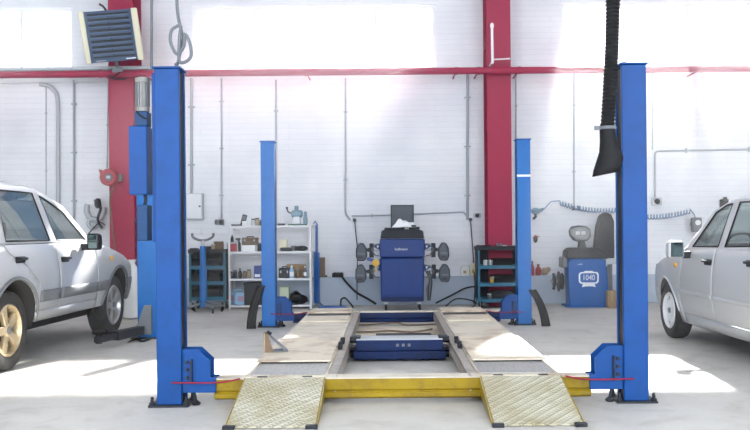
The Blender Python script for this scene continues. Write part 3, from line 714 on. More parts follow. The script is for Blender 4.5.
# ------------------------------------------------------------------ two-post lift behind the pale off-roader
p = W(147.5, 338, 8.9); p.z = 0
l2 = thing('two_post_lift', 'lighter blue lift post with dark swing arm beside the pale off-roader', 'car lift', p)
w2 = .105
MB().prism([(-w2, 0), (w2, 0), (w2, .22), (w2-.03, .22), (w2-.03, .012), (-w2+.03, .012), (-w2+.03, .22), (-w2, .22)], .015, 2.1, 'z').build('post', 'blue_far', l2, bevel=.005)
MB().box(-w2-.01, w2+.01, -.01, .24, 2.1, 2.115).build('top_cap', 'blue_far', l2, bevel=.003)
MB().box(-w2-.06, w2+.06, -.06, .3, 0, .015).build('base_plate', 'charcoal', l2, bevel=.002)
MB().prism([(-w2-.03, .05), (w2-.05, .05), (w2-.05, .36), (-.02, .36)], -.05, -.002).build('carriage', 'grey', l2, bevel=.006)
def arm(x, y, L, mtl='charcoal'):
    d = Vector((x, y, 0)); n = d.normalized(); ang = math.atan2(n.y, n.x)
    m4 = Matrix.Translation((-.05, -.09, .10)) @ Matrix.Rotation(ang, 4, 'Z')
    a = MB().box(0, d.length*.62, -.05, .05, -.045, .045, m4).build('swing_arm', mtl, l2, bevel=.006)
    MB().box(d.length*.5, d.length, -.036, .036, -.03, .03, m4).build('extension', mtl, a, bevel=.005)
    e = m4 @ Vector((d.length-.03, 0, 0))
    MB().lathe([(.03, -.04), (.03, .05), (.06, .055), (.065, .075), (.06, .085)], e, (0, 0, 1), 20).build('lifting_pad', 'black', a)
    return a
q = W(97, 350, 8.05) - p; arm(q.x+.05, q.y+.09, 1)
cord([(128, 343, 8.6), (136, 339, 8.75), (142, 341, 8.6), (150, 339, 8.7)], .012, 'black hose lying on the floor beside the swing arm', 'black', 'floor_hose', 'hose')
# ------------------------------------------------------------------ shelf rack
YS = 12.18
sL = W(228.5, 300, YS).x; sR = W(312, 300, YS).x; dS = .42
lev = [W(270, y, YS).z for y in (225.5, 251.5, 278.5)] + [.06]
rk = thing('metal_shelf', 'white metal shelf rack loaded with tools and jars behind the rear post', 'shelf', ((sL+sR)/2, YS, 0))
RO = rk.location.copy()
for x in (sL, sR-.03):
    for y in (YS, YS+dS-.03):
        m = MB(RO); e = .032; ti = .003
        s = 1 if x == sL else -1; xx = x if s > 0 else x+.03
        m.box(xx, xx+s*e, y, y+ti, 0, lev[0]+.02); m.box(xx, xx+s*ti, y, y+e, 0, lev[0]+.02); m.build('upright', 'white_metal', rk)
for z in lev:
    MB(RO).box(sL+.004, sR-.004, YS+.004, YS+dS-.004, z-.03, z).build('shelf_board', 'white_metal', rk, bevel=.003)
MB(RO).box(sL, sL+.003, YS+.03, YS+dS, .0, lev[0]*.0+.001).build('foot_strip', 'white_metal', rk)
Z1, Z2, Z3, Z4 = lev
def put(px, lv, depth=.15): return Vector((W(px, 250, YS).x*(YS+depth)/YS, YS+depth, lv))
SC = F/12.33
def item(nm, label, cat, px, lv, depth=.15, group=None, rz=0): return thing(nm, label, cat, put(px, lv, depth), rz, group)
def jar(px, lv, h, r, body, lid, label, cat='jar', nm='jar', depth=.15):
    o = item(nm, label, cat, px, lv, depth)
    MB().lathe([(r*.9, 0), (r, .005), (r, h*.72), (r*.8, h*.82)], seg=18).build('body', body, o); MB().lathe([(r*.82, h*.82), (r*.82, h)], seg=18).build('lid', lid, o)
    return o
def bottle(px, lv, h, r, body, lid, label, depth=.12, lab=None):
    o = item('bottle', label, 'bottle', px, lv, depth)
    b = MB().lathe([(r*.9, 0), (r, .008), (r, h*.62), (r*.45, h*.8), (r*.38, h*.86)], seg=18).build('body', body, o)
    MB().lathe([(r*.45, h*.86), (r*.45, h)], seg=14).build('cap', lid, o)
    if lab: MB().lathe([(r*1.01, h*.18), (r*1.01, h*.5)], seg=18).build('label_band', lab, b)
    return o
def carton(px, lv, w, h, d, mtl, label, depth=.15, nm='box', cat='box', rz=0, flap=True):
    o = item(nm, label, cat, px, lv, depth, None, rz)
    MB().box(-w/2, w/2, -d/2, d/2, 0, h).build('body', mtl, o, bevel=.004)
    if flap: MB().box(-w/2-.002, w/2+.002, -d/2-.002, d/2+.002, h*.86, h+.004).build('lid', mtl, o, bevel=.003)
    return o
def toolcase(px, lv, w, h, d, mtl, label, depth=.15, rz=0):
    o = item('tool_case', label, 'tool case', px, lv, depth, None, rz)
    MB().box(-w/2, w/2, -d/2, d/2, 0, h*.55).build('base', mtl, o, bevel=.01); MB().box(-w/2, w/2, -d/2, d/2, h*.56, h*.9).build('lid', mtl, o, bevel=.01)
    MB().tube([(-w*.2, 0, h*.88), (-w*.18, 0, h), (w*.18, 0, h), (w*.2, 0, h*.88)], .008, 8, 3).build('handle', 'black', o)
    for s in (-1, 1): MB().box(s*w*.3-.01, s*w*.3+.01, -d/2-.006, -d/2, h*.45, h*.68).build('latch', 'galv', o)
    return o
# top shelf
o = item('tester', 'dark tilted tester leaning on a white box on the top shelf', 'tester', 244.0, Z1, .17)
MB().box(-.035, .035, -.02, .02, 0, .17, Matrix.Translation((-.02, 0, .0)) @ Matrix.Rotation(R(14), 4, 'Y')).build('body', 'charcoal', o, bevel=.008)
MB().box(-.025, .025, -.023, -.02, .09, .15, Matrix.Translation((-.02, 0, .0)) @ Matrix.Rotation(R(14), 4, 'Y')).build('display', 'grey', o)
carton(245.3, Z1, .075, .065, .08, 'white', 'small white box in front of the tilted tester on the top shelf', .06)
lay('steel_tray', 'flat dark tool tray lying at the near end of the top shelf', 'tray', 'charcoal', W(230.5, 225, YS).x, W(240.5, 225, YS).x, YS+.05, YS+.25, Z1, Z1+.022)
jar(253.5, Z1, .105, .033, 'light_grey', 'charcoal', 'grey jar on the top shelf, nearest the tilted tester')
jar(257.5, Z1, .115, .033, 'tan', 'charcoal', 'tan tin on the top shelf between grey jar and post', 'tin', 'tin')
jar(261.8, Z1, .085, .028, 'charcoal', 'dark', 'dark jar on the top shelf touching the blue post in view')
carton(281.5, Z1, .10, .03, .12, 'charcoal', 'flat dark case on the top shelf left of the bench machine', .12, 'case', 'case', 0, False)
# bench machine
o = item('bench_machine', 'blue grey bench machine with motor on the top shelf', 'bench machine', 297.5, Z1, .17)
MB().box(-.13, .14, -.08, .08, 0, .022).build('base', 'green', o, bevel=.005)
MB().prism([(-.07, .02), (.05, .02), (.035, .13), (-.055, .13)], -.05, .05).build('pedestal', 'white_metal', o, bevel=.008)
MB().lathe([(.03, 0), (.055, .01), (.055, .15), (.035, .165)], (-.085, 0, .17), (1, 0, 0), 20).build('motor', 'toolgreen', o)
MB().lathe([(.03, 0), (.03, .08)], (-.01, 0, .21), (0, 0, 1), 16).build('cap', 'toolgreen', o)
MB().lathe([(.07, -.02), (.075, -.015), (.075, .015), (.07, .02)], (.12, 0, .13), (1, 0, 0), 24).build('wheel', 'toolgreen', o)
MB().box(.09, .15, -.05, .05, .02, .12).build('stand', 'toolgreen', o, bevel=.006)
MB().tube([(-.08, 0, .18), (-.13, -.01, .2), (-.15, -.01, .25)], .011, 8, 3).ell((-.15, -.01, .26), (.018,)*3).build('lever', 'charcoal', o)
# second shelf
o = item('red_crate', 'red and white parts box on the second shelf', 'box', 233.3, Z2, .14)
MB().box(-.08, .08, -.08, .08, 0, .118).build('body', 'red', o, bevel=.004)
m = MB(); m.box(-.084, .084, -.084, .084, .118, .14); m.box(-.084, -.07, -.086, .084, 0, .118); m.box(.07, .084, -.086, .084, 0, .118); m.build('rim', 'light_grey', o, bevel=.003)
bottle(232.2, Z2+.14, .10, .022, 'dark', 'charcoal', 'dark squat bottle standing on the red and white parts box', .12)
o = item('grease_gun', 'dark trigger sprayer bottle beside the red and white parts box', 'sprayer', 238.9, Z2, .10)
MB().lathe([(.025, 0), (.03, .01), (.03, .11), (.012, .15), (.012, .17)], seg=16).build('bottle_body', 'charcoal', o); MB().box(-.045, .02, -.012, .012, .17, .2).tube([(-.02, 0, .17), (-.03, 0, .14)], .006).build('trigger_head', 'dark', o, bevel=.004)
carton(249.5, Z2, .20, .092, .18, 'white', 'white carton on the second shelf beneath the brown tool case', .16)
toolcase(250.5, Z2+.097, .23, .12, .15, 'brown', 'brown tool case resting on the white carton on the second shelf', .16)
jar(259.5, Z2, .13, .03, 'charcoal', 'grey', 'dark canister right of the white carton on the second shelf', 'canister', 'canister')
carton(283.3, Z2, .115, .17, .12, 'cream', 'cream carton standing on the second shelf right of the blue post', .2)
lay('tool_roll', 'dark tool roll lying before the cream carton on the second shelf', 'tool roll', 'charcoal', W(279.5, 250, YS).x, W(292, 250, YS).x, YS+.03, YS+.12, Z2, Z2+.055, .02)
o = item('hand_drill', 'dark hand drill lying at the far end of the second shelf', 'drill', 301, Z2, .15)
MB().lathe([(.01, -.12), (.03, -.1), (.038, 0), (.035, .06), (.012, .1)], (0, 0, .04), (1, 0, 0), 16).build('body', 'charcoal', o); MB().tube([(.03, 0, .04), (.05, -.06, .03)], .02, 10).build('handle', 'dark', o)
carton(293.8, Z2, .07, .075, .1, 'grey', 'little grey box between tool roll and drill on the second shelf', .18)
# third shelf
for px, h, r, b, l, t in ((231, .10, .026, 'grey', 'charcoal', 'short grey can at the outer end of the third shelf'), (235, .125, .03, 'charcoal', 'grey', 'black can second from the outer end of the third shelf'),
                          (244.5, .105, .032, 'brown', 'charcoal', 'brown can before the blue canister on the third shelf'), (248.8, .13, .033, 'tan', 'grey', 'dull tan can before the blue canister on the third shelf')):
    jar(px, Z3, h, r, b, l, t, 'can', 'can')
bottle(239.8, Z3, .15, .025, 'charcoal', 'dark', 'slim black bottle among cans on the third shelf')
o = item('oil_canister', 'royal blue oil canister with white label on the third shelf', 'canister', 258.5, Z3, .14)
MB().prism([(-.065, 0), (.065, 0), (.065, .15), (.03, .185), (-.065, .185)], -.05, .05).build('body', 'royal', o, bevel=.01); MB().cyl((.04, 0, .165), (.055, 0, .195), .016).build('cap', 'dark', o)
MB().box(-.05, .03, -.053, -.05, .02, .06).build('label_patch', 'ink', o)
carton(296, Z3, .27, .19, .16, 'cardboard', 'tan cardboard box at the back of the third shelf', .28)
toolcase(284.5, Z3, .16, .165, .12, 'charcoal', 'black tool case on the third shelf right of the post', .11)
bottle(291.6, Z3, .185, .036, 'jug', 'white', 'pale blue bottle with white label on the third shelf', .07, 'ink')
jar(298, Z3, .12, .032, 'brown', 'grey', 'brown jar beside the pale blue bottle on the third shelf', depth=.08)
bottle(304.8, Z3, .175, .028, 'grey', 'white', 'grey bottle with white label at the end of the third shelf', .07, 'ink')
# bottom shelf
def jug(px, h, w, label, depth):
    o = item('jerrycan', label, 'jerrycan', px, Z4, depth)
    MB().prism([(-w/2, 0), (w/2, 0), (w/2, h*.78), (w*.12, h*.86), (-w/2, h*.86)], -.06, .06).build('body', 'jug', o, bevel=.015)
    MB().cyl((w*.3, 0, h*.8), (w*.34, 0, h*.93), .02).build('cap', 'white', o); MB().tube([(-w*.42, 0, h*.84), (-w*.36, 0, h), (w*.02, 0, h), (w*.1, 0, h*.85)], .011, 8, 4).build('handle', 'jug', o)
    MB().box(-w*.24, w*.24, -.0625, -.06, h*.25, h*.58).build('label_patch', 'jug_label', o); return o
jug(232.3, .225, .10, 'pale blue jerrycan half hidden by its twin on the bottom shelf', .24); jug(241.2, .225, .175, 'pale blue jerrycan with dull red label in front on the bottom shelf', .1)
o = item('crate', 'black plastic crate on the bottom shelf behind the leaning board', 'crate', 254, Z4, .16)
m = MB(); w, h, d, t = .25, .325, .3, .012
m.box(-w/2, w/2, -d/2, d/2, 0, t); m.box(-w/2, w/2, -d/2, -d/2+t, 0, h); m.box(-w/2, w/2, d/2-t, d/2, 0, h); m.box(-w/2, -w/2+t, -d/2, d/2, 0, h); m.box(w/2-t, w/2, -d/2, d/2, 0, h)
m.build('body', 'charcoal', o, bevel=.004); MB().box(-w/2-.01, w/2+.01, -d/2-.01, -d/2, h-.03, h).box(-w/2-.01, w/2+.01, d/2, d/2+.01, h-.03, h).build('rim', 'dark', o)
carton(284.5, Z4, .13, .25, .15, 'pale_green', 'pale green carton on the bottom shelf behind the lift carriage', .2)
o = item('tool_bag', 'black slouching bag on the bottom shelf beside the pale green carton', 'bag', 298, Z4, .15)
MB().ell((0, 0, .07), (.14, .10, .075)).ell((-.04, 0, .12), (.09, .08, .06)).build('body', 'black', o); MB().tube([(-.09, -.05, .14), (-.02, -.08, .20), (.05, -.05, .12)], .008, 8, 5).build('strap', 'dark', o)
# blue coil hanging at the end of the rack
A = W(316.5, 225, 12.35); B = W(317, 303, 12.35); pts = [W(313.5, 224, 12.35), W(315, 221, 12.35)]
for k in range(44*8+1):
    t = k/(44*8); c = A.lerp(B, t); r = .016 if t < .35 else .042; a = 2*pi*44*t; pts.append(c+Vector((r*cos(a), r*sin(a), 0)))
pts += [W(324, 306.5, 12.3), W(345, 306.8, 12.2)]
o = MB(A).tube(pts, .010, 6).build('coiled_hose', 'hang_coil'); o.location = A; tag(o, 'bright blue coiled hose hanging at the end of the metal shelf', 'air hose')
lay('floor_hose_bundle', 'blue hose bundle lying on the floor right of the shelf', 'hose', 'hang_coil', W(318, 308, 12.1).x, W(347, 308, 12.1).x, 12.06, 12.12, 0, .035, .015)
carton(322, .43, .085, .30, .08, 'brown', 'narrow brown carton on the plinth beside the hanging blue coil', .57, flap=True)

# ------------------------------------------------------------------ tool carts
def cart(px0, px1, ytop, Y, d, label, sh):
    x0 = W(px0, 280, Y).x; x1 = W(px1, 280, Y).x; zt = W(px0, ytop, Y).z; w = x1-x0
    o = thing('tool_cart', label, 'tool cart', ((x0+x1)/2, Y, 0)); h = w/2
    for sx in (-1, 1):
        for yy in (0, d-.03): MB().box(sx*h, sx*(h-.03), yy, yy+.03, .12, zt).build('upright', 'teal', o, bevel=.003)
        MB().box(sx*h, sx*(h-.006), .03, d-.03, .14, zt-.02).build('side_panel', 'charcoal', o)
    MB().box(-h, h, d-.008, d, .14, zt-.02).build('back_panel', 'charcoal', o)
    for z in [W(px0, y, Y).z for y in sh]:
        t = MB(); t.box(-h+.005, h-.005, .0, d-.01, z-.006, z); t.box(-h+.005, h-.005, -.004, .004, z-.008, z+.045); t.box(-h+.005, h-.005, d-.014, d-.008, z-.008, z+.045)
        t.build('tray', 'teal', o, bevel=.002)
    t = MB(); t.box(-h-.01, h+.01, -.01, d+.01, zt-.012, zt); t.box(-h-.01, h+.01, -.012, -.004, zt-.012, zt+.045); t.box(-h-.01, -h-.004, -.01, d+.01, zt, zt+.045); t.box(h+.004, h+.01, -.01, d+.01, zt, zt+.045)
    t.build('top_tray', 'charcoal', o, bevel=.003)
    for sx in (-1, 1):
        for yy in (.03, d-.05):
            c = MB().lathe([(.02, -.014), (.055, -.012), (.055, .012), (.02, .014)], (sx*(h-.05), yy, .055), (1, 0, 0), 18).build('caster', 'black', o)
            MB().box(sx*(h-.05)-.02, sx*(h-.05)-.015, yy-.02, yy+.02, .05, .13).box(sx*(h-.05)+.015, sx*(h-.05)+.02, yy-.02, yy+.02, .05, .13).build('fork', 'galv', c)
    return o, x0, x1, zt
cR, a0, a1, zt = cart(478, 522, 249.5, 11.95, .42, 'dark tool cart with teal trays at the foot of the crimson column', (268.5, 286, 302))
def onc(px, py, Y, nm, label, cat): return thing(nm, label, cat, W(px, py, Y))
zs = [W(478, y, 11.95).z for y in (268.5, 286, 302)]
def cbox(px, z, Y, w, h, d, mtl, label, nm='box', cat='box'):
    p = W(px, 280, Y); o = thing(nm, label, cat, (p.x, Y, z)); MB().box(-w/2, w/2, -d/2, d/2, 0, h*.8).build('body', mtl, o, bevel=.008); MB().box(-w/2+.003, w/2-.003, -d/2+.003, d/2-.003, h*.8, h).build('lid', mtl, o, bevel=.006); return o
cbox(501.5, zs[0], 12.15, .30, .14, .2, 'black', 'black box on the upper tray of the column-side tool cart')
cbox(502, zs[1], 12.15, .34, .15, .22, 'black', 'black box on the middle tray of the column-side tool cart')
cbox(501, zs[2], 12.15, .32, .15, .22, 'charcoal', 'charcoal box on the lowest tray of the column-side tool cart')
def tins(px, z, Y, label, mtl): 
    p = W(px, 280, Y); o = thing('tin', label, 'tin', (p.x, Y, z)); MB().lathe([(.03, 0), (.032, .004), (.032, .10)], seg=16).build('body', mtl, o); MB().lathe([(.033, .1), (.033, .115), (.028, .118)], seg=16).build('lid', 'galv', o)
tins(485.5, zs[0]+.0, 12.02, 'grey tin on the upper tray at the tool cart corner', 'light_grey'); tins(490.5, zs[0], 12.05, 'pale tin beside the black box on the upper cart tray', 'galv')
o = thing('glove', 'yellowish glove lying on the middle tray of the column-side cart', 'glove', (W(492, 280, 11.99).x, 11.99, zs[1]))
MB().ell((0, 0, .05), (.03, .03, .05)).build('cuff', 'ochre', o)
for k in range(4): MB().tube([(-.02+.013*k, 0, .08), (-.025+.016*k, -.01, .12), (-.028+.018*k, -.015, .13)], .008, 6, 2).build('finger', 'tan', o)
tins(489.5, zs[2], 12.02, 'grey tin on the lowest tray of the column-side cart', 'grey')
o = onc(484, 248.5, 12.1, 'socket_wrench', 'dark ratchet wrench lying on the column-side cart top', 'wrench'); o.location.z = zt+.002
MB().tube([(-.08, 0, .045), (.1, .03, .05)], .010).lathe([(.022, 0), (.022, .03)], (-.09, 0, .03)).build('body', 'charcoal', o)
o = onc(500, 248.5, 12.1, 'bench_vise', 'small grey vise standing on the column-side cart top', 'vise'); o.location.z = zt
MB().box(-.06, .06, -.04, .04, 0, .03).box(-.05, -.02, -.035, .035, .03, .085).box(.0, .03, -.035, .035, .03, .085).build('body', 'grey', o, bevel=.005); MB().cyl((.03, 0, .05), (.10, 0, .05), .008).cyl((.09, -.04, .05), (.09, .04, .05), .005).build('handle', 'galv', o)
o = onc(512, 248.5, 12.1, 'parts_tray', 'shallow dark parts tray on the column-side cart top', 'tray'); o.location.z = zt
MB().lathe([(.05, 0), (.06, .002), (.075, .05), (.07, .05), (.056, .008)], seg=20).build('bowl', 'green', o)

cL, a0, a1, ztl = cart(189, 225.5, 252.5, 12.05, .4, 'dark tool cart with teal trays beside the metal shelf', (269, 284.5, 300))
zl = [W(189, y, 12.05).z for y in (269, 284.5, 300)]
cbox(197.5, zl[0], 12.25, .18, .15, .2, 'black', 'black case on the upper tray of the shelf-side cart'); cbox(214.5, zl[0], 12.25, .2, .14, .2, 'charcoal', 'charcoal case on the upper tray of the shelf-side cart')
cbox(198, zl[1], 12.25, .2, .15, .2, 'charcoal', 'charcoal case on the middle tray of the shelf-side cart'); cbox(215, zl[1], 12.25, .2, .15, .2, 'black', 'black case on the middle tray of the shelf-side cart')
cbox(198, zl[2], 12.25, .2, .14, .2, 'black', 'black case on the lowest tray of the shelf-side cart'); cbox(215, zl[2], 12.25, .2, .15, .2, 'charcoal', 'charcoal case on the lowest tray of the shelf-side cart')
cbox(219, ztl, 12.25, .13, .155, .12, 'brown', 'brown box on top of the shelf-side cart')
cbox(209.5, ztl, 12.2, .09, .085, .1, 'charcoal', 'small charcoal box on top of the shelf-side cart')
cbox(194.5, ztl, 12.25, .12, .06, .12, 'black', 'low black box on the shelf-side cart behind the stand')
tins(213.6, ztl, 12.15, 'dull tin on top of the shelf-side cart', 'tan')

# transmission jack stand
p = W(203.5, 314, 11.75); p.z = 0
tj = thing('transmission_jack', 'tall blue transmission jack with grey cradle before the shelf-side cart', 'jack stand', p)
zc = W(203, 246, 11.75).z
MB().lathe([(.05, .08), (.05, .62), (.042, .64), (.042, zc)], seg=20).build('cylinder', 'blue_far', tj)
MB().lathe([(.022, zc), (.022, zc+.08)], seg=14).build('ram', 'steel', tj)
zz = zc+.08
MB().tube([(-.15, 0, zz+.10), (-.14, 0, zz+.05), (-.07, 0, zz+.01), (0, 0, zz), (.07, 0, zz+.01), (.14, 0, zz+.05), (.15, 0, zz+.10)], .018, 10, 4).build('cradle', 'grey', tj)
MB().box(.05, .10, -.03, .03, zc-.12, zc-.04).tube([(.07, -.02, zc-.08), (.12, -.05, zc-.05)], .008).build('pump', 'charcoal', tj, bevel=.005)
for k in range(4):
    an = R(35+90*k); e = Vector((cos(an)*.29, sin(an)*.2, 0))
    lg = MB().tube([(0, 0, .14), (e.x*.5, e.y*.5, .10), (e.x, e.y, .085)], .02, 8).build('leg', 'grey', tj)
    MB().lathe([(.015, -.014), (.04, -.012), (.04, .012), (.015, .014)], (e.x, e.y, .04), (1, .3, 0), 16).build('caster', 'black', lg); MB().cyl((e.x, e.y, .04), (e.x, e.y, .09), .014).build('fork', 'galv', lg)

# ------------------------------------------------------------------ wheel aligner
p = W(402.8, 306, 11.75); p.z = 0; YM = 11.75
al = thing('wheel_aligner', 'blue wheel aligner cabinet with white logo and dark monitor at the wall', 'wheel aligner', p)
def A2(px, py, Y=YM): q = W(px, py, Y); return (q.x-p.x, q.z)
def ap(*pts): return [A2(*q) for q in pts]
MB().prism(ap((380.8, 301), (423.8, 301), (424.2, 258), (380.2, 258)), .0, .5).build('cabinet', 'machine_blue', al, bevel=.012)
up = MB().prism(ap((379.8, 257.2), (424.6, 257.2), (424.8, 239), (379.8, 239)), -.02, .5).build('drawer', 'machine_blue', al, bevel=.012)
dr = MB().prism(ap((382.2, 296), (422.4, 296), (423.2, 259.2), (381.2, 259.2)), -.012, .0).build('door', 'machine_blue', al, bevel=.006)
b0 = A2(402.3, 257.7)
MB().prism(ap((392.0, 262), (398.5, 262), (400.3, 290), (398.2, 290)), -.016, -.012).build('door_ridge', 'machine_blue', dr, bevel=.003)
MB().prism(ap((381.5, 301.5), (423.2, 301.5), (422.4, 297), (382.4, 297)), -.03, .5).build('base_lip', 'navy', al, bevel=.006)
MB().prism(ap((380.2, 238.5), (424.2, 238.5), (423.2, 231), (419, 229.3), (385, 229.3), (381.4, 231)), .0, .5).build('top_housing', 'charcoal', al, bevel=.012)
kb = A2(402, 229.3); MB().box(-.25, -.02, .02, .2, kb[1], kb[1]+.025).build('keyboard', 'dark', al, bevel=.006)
MB().box(.10, .25, .05, .3, kb[1], kb[1]+.035).box(.13, .2, .03, .1, kb[1]+.035, kb[1]+.06).build('printer', 'dark', al, bevel=.01)
mo = MB().prism(ap((390.7, 227.5), (414.4, 227.5), (414.4, 204.3), (390.7, 204.3)), .26, .31).build('monitor', 'charcoal', al, bevel=.006)
MB().prism(ap((392, 226), (413.1, 226), (413.1, 205.6), (392, 205.6)), .2585, .26).build('screen', 'head_grey', mo)
MB().box(-.04, .04, .31, .36, kb[1], kb[1]+.15).build('monitor_neck', 'dark', mo)
q = A2(401.2, 249.2); text('hofmann', .052, 'ink', up, (q[0], -.0212, q[1]), (R(90), 0, 0), 'logo', .001, 1.0)
for sx in (-1, 1):
    for yy in (.06, .44):
        c = MB().lathe([(.015, -.016), (.05, -.014), (.05, .014), (.015, .016)], (sx*.24, yy, .05), (1, 0, 0), 18).build('caster', 'black', al); MB().box(sx*.24-.025, sx*.24+.025, yy-.03, yy+.03, .085, .13).build('fork', 'galv', c)
# hanging brackets
for s in (-1, 1):
    for yy in (247, 268):
        q = A2(402.3 + s*22, yy); bk = MB()
        bk.prism([(q[0], q[1]-.05), (q[0]+s*.09, q[1]+.0), (q[0]+s*.09, q[1]+.03), (q[0], q[1]+.05)], .05, .07).build('bracket', 'machine_blue', al)
        MB().prism([(q[0]+s*.02, q[1]+.02), (q[0]+s*.055, q[1]+.02), (q[0]+s*.036, q[1]-.02)], .046, .05).build('triangle_mark', 'ink', al)
def head(px, py, s, label, px_in):
    P = W(px, py, YM+.02); o = thing('sensor_head', label, 'sensor head', P)
    pr = [(-.055, -.125), (.05, -.13), (.075, -.06), (.07, .05), (.03, .125), (-.03, .13), (-.08, .05), (-.085, -.06)]
    pr = [(x*(1 if s > 0 else -1), z) for x, z in pr]
    MB().prism(pr, -.06, .07).build('housing', 'head_grey', o, bevel=.022, seg=3)
    MB().box(-.05, .05, -.063, -.06, -.035, -.01).build('window_strip', 'grey', o)
    MB().box(-.04, .03, -.062, -.06, -.09, -.06).build('keypad', 'dark', o)
    xin = W(px_in, py, YM+.02).x - P.x
    c = MB().cyl((0, .03, .03), (xin, .05, .03), .018).build('shaft', 'galv', o)
    MB().box(xin*.55-.03, xin*.55+.03, .0, .07, -.08, .12).build('clamp_block', 'charcoal', c, bevel=.008)
    for zz in (.10, -.05): MB().tube([(xin*.55, .0, .03), (xin*.75, -.02, zz), (xin*.95, -.02, zz*1.1)], .010, 8).build('clamp_arm', 'grey', c)
    MB().lathe([(.02, 0), (.028, .01), (.028, .03)], (xin*.4, -.01, .03), (0, -1, 0), 14).build('knob', 'dark', c)
    return o
head(361.2, 252, -1, 'grey sensor head hanging left of the aligner drawer, the upper one', 380)
head(360.5, 273.5, -1, 'grey sensor head hanging left of the aligner door, the lower one', 380)
head(443.8, 251.5, 1, 'grey sensor head hanging right of the aligner drawer, the upper one', 425)
head(444.8, 273.0, 1, 'grey sensor head hanging right of the aligner door, the lower one', 425)
o = thing('wheel_clamp', 'ochre and blue wheel clamp hanging between the left sensor heads', 'wheel clamp', W(373.5, 262, YM-.02))
MB().box(-.10, .05, -.02, .03, .0, .045, Matrix.Rotation(R(14), 4, 'Y')).build('bar', 'royal', o, bevel=.006); MB().lathe([(.02, -.02), (.05, -.016), (.05, .016), (.02, .02)], (.03, -.03, -.01), (0, 1, 0), 18).build('hand_wheel', 'ochre', o); MB().box(.02, .06, -.02, .02, -.15, -.04).build('claw', 'tan', o, bevel=.006)
MB().cyl((.03, 0, 0), (.12, .1, .05), .012).build('hook', 'galv', o)
o = thing('cable_bundle', 'dark cables bundled down the right side of the aligner cabinet', 'cable', W(427.5, 285, YM+.05))
for k in range(4): MB().tube([(-.02+.015*k, 0, .2), (.02+.012*k, -.02, .08), (-.01+.02*k, -.02, -.05), (.0+.01*k, 0, -.22)], .011, 8, 5).build('cable', 'charcoal' if k % 2 else 'grey', o)
# white cloth on the aligner
cq = W(404, 229.5, YM+.12); zt_ = kb[1]+.026
cl = thing('white_cloth', 'crumpled white cloth lying on the aligner in front of the monitor', 'cloth', (cq.x, YM+.12, zt_))
def cf(u, v):
    x = (u-.5)*.32; y = (v-.5)*.2; r = ((u-.5)/.5)**2 + ((v-.5)/.5)**2
    z = .095*max(0, 1-r)**.6*(1+.35*sin(9*u+2)*cos(7*v)) + .012*sin(20*u+5*v)*max(0, 1-r*.6) - .02*max(0, r-1)
    return Vector((x+.012*sin(14*v), y, max(z, .002) + .004))
MB().grid(cf, 28, 20).build('folds', 'cloth', cl, solid=.004)

# things on the plinth
def plinth_bottle(px, mtl, h, r, label, cap='dark'):
    P = W(px, 277, 12.73); o = thing('bottle', label, 'bottle', (P.x, 12.74, .43)); MB().lathe([(r*.9, 0), (r, .006), (r, h*.6), (r*.4, h*.8), (r*.36, h*.88)], seg=16).build('body', mtl, o); MB().lathe([(r*.42, h*.88), (r*.42, h)], seg=12).build('cap', cap, o)
plinth_bottle(532.5, 'red', .22, .03, 'tall red bottle on the plinth beside the rear post'); plinth_bottle(538.5, 'red', .17, .045, 'squat red bottle right of the tall red one on the plinth', 'charcoal')
o = thing('rag', 'crumpled yellowish rag on the plinth right of the red bottles', 'rag', (W(545, 277, 12.73).x, 12.735, .43)); MB().ell((0, 0, .06), (.06, .04, .06)).ell((.05, 0, .09), (.04, .03, .04)).build('folds', 'tan', o)
for px, w, h, mt_, t in ((465, .14, .17, 'white', 'white paper bag on the plinth left of the tool cart'), (473, .10, .2, 'cream', 'cream paper bag on the plinth beside the tool cart')):
    o = thing('paper_bag', t, 'paper bag', (W(px, 277, 12.74).x, 12.745, .43))
    MB().prism([(-w/2, 0), (w/2, 0), (w*.46, h*.8), (w*.3, h), (-w*.2, h*.95), (-w*.48, h*.75)], -.045, .045).build('body', mt_, o, bevel=.01); MB().box(-w*.2, w*.12, -.047, -.0455, h*.25, h*.5).build('label_patch', 'ochre', o)

# ------------------------------------------------------------------ wheel balancer
YBm = 12.0; p = W(588.8, 310, YBm); p.z = 0
wb = thing('wheel_balancer', 'blue wheel balancer with white emblem and pale grey display near the wall', 'wheel balancer', p)
def B2(px, py, Y=YBm): q = W(px, py, Y); return (q.x-p.x, q.z)
MB().prism([(B2(567.5, 1)[0], .0), (B2(607, 1)[0], .0), B2(606.5, 262), B2(603, 258.5), B2(570.5, 258.5), B2(568, 262)], 0, .30).build('cabinet', 'balancer_blue', wb, bevel=.012)
b0 = B2(567, 310); MB().box(b0[0], B2(617, 310)[0], -.015, .4, 0, .03).build('plinth_base', 'balancer_blue', wb, bevel=.005)
t = MB().prism([B2(566.3, 258.5), B2(608, 258.5), B2(603, 251), B2(597, 247.8), B2(571, 247.8), B2(567, 251)], -.03, .30).build('weight_tray', 'charcoal', wb, bevel=.015)
for k in range(5):
    q = B2(572+6.5*k, 251.5); MB().box(q[0]-.03, q[0]+.03, -.037, -.028, q[1]-.03, q[1]+.025).build('tray_pocket', 'dark', t, bevel=.004)
q = B2(583, 246); MB().prism([(q[0]-.05, q[1]-.03), (q[0]+.06, q[1]-.03), (q[0]+.04, q[1]+.09), (q[0]-.03, q[1]+.09)], .05, .16).build('display_neck', 'charcoal', wb, bevel=.01)
sc_ = [B2(569.5, 230), B2(572, 226.5), B2(579, 225.3), B2(587, 226.2), B2(590.3, 229), B2(591.2, 236), B2(588, 240.6), B2(579, 241.8), B2(574, 240.3), B2(570.5, 236)]
ds = MB().prism(sc_, .0, .10).build('display_housing', 'head_grey', wb, bevel=.012)
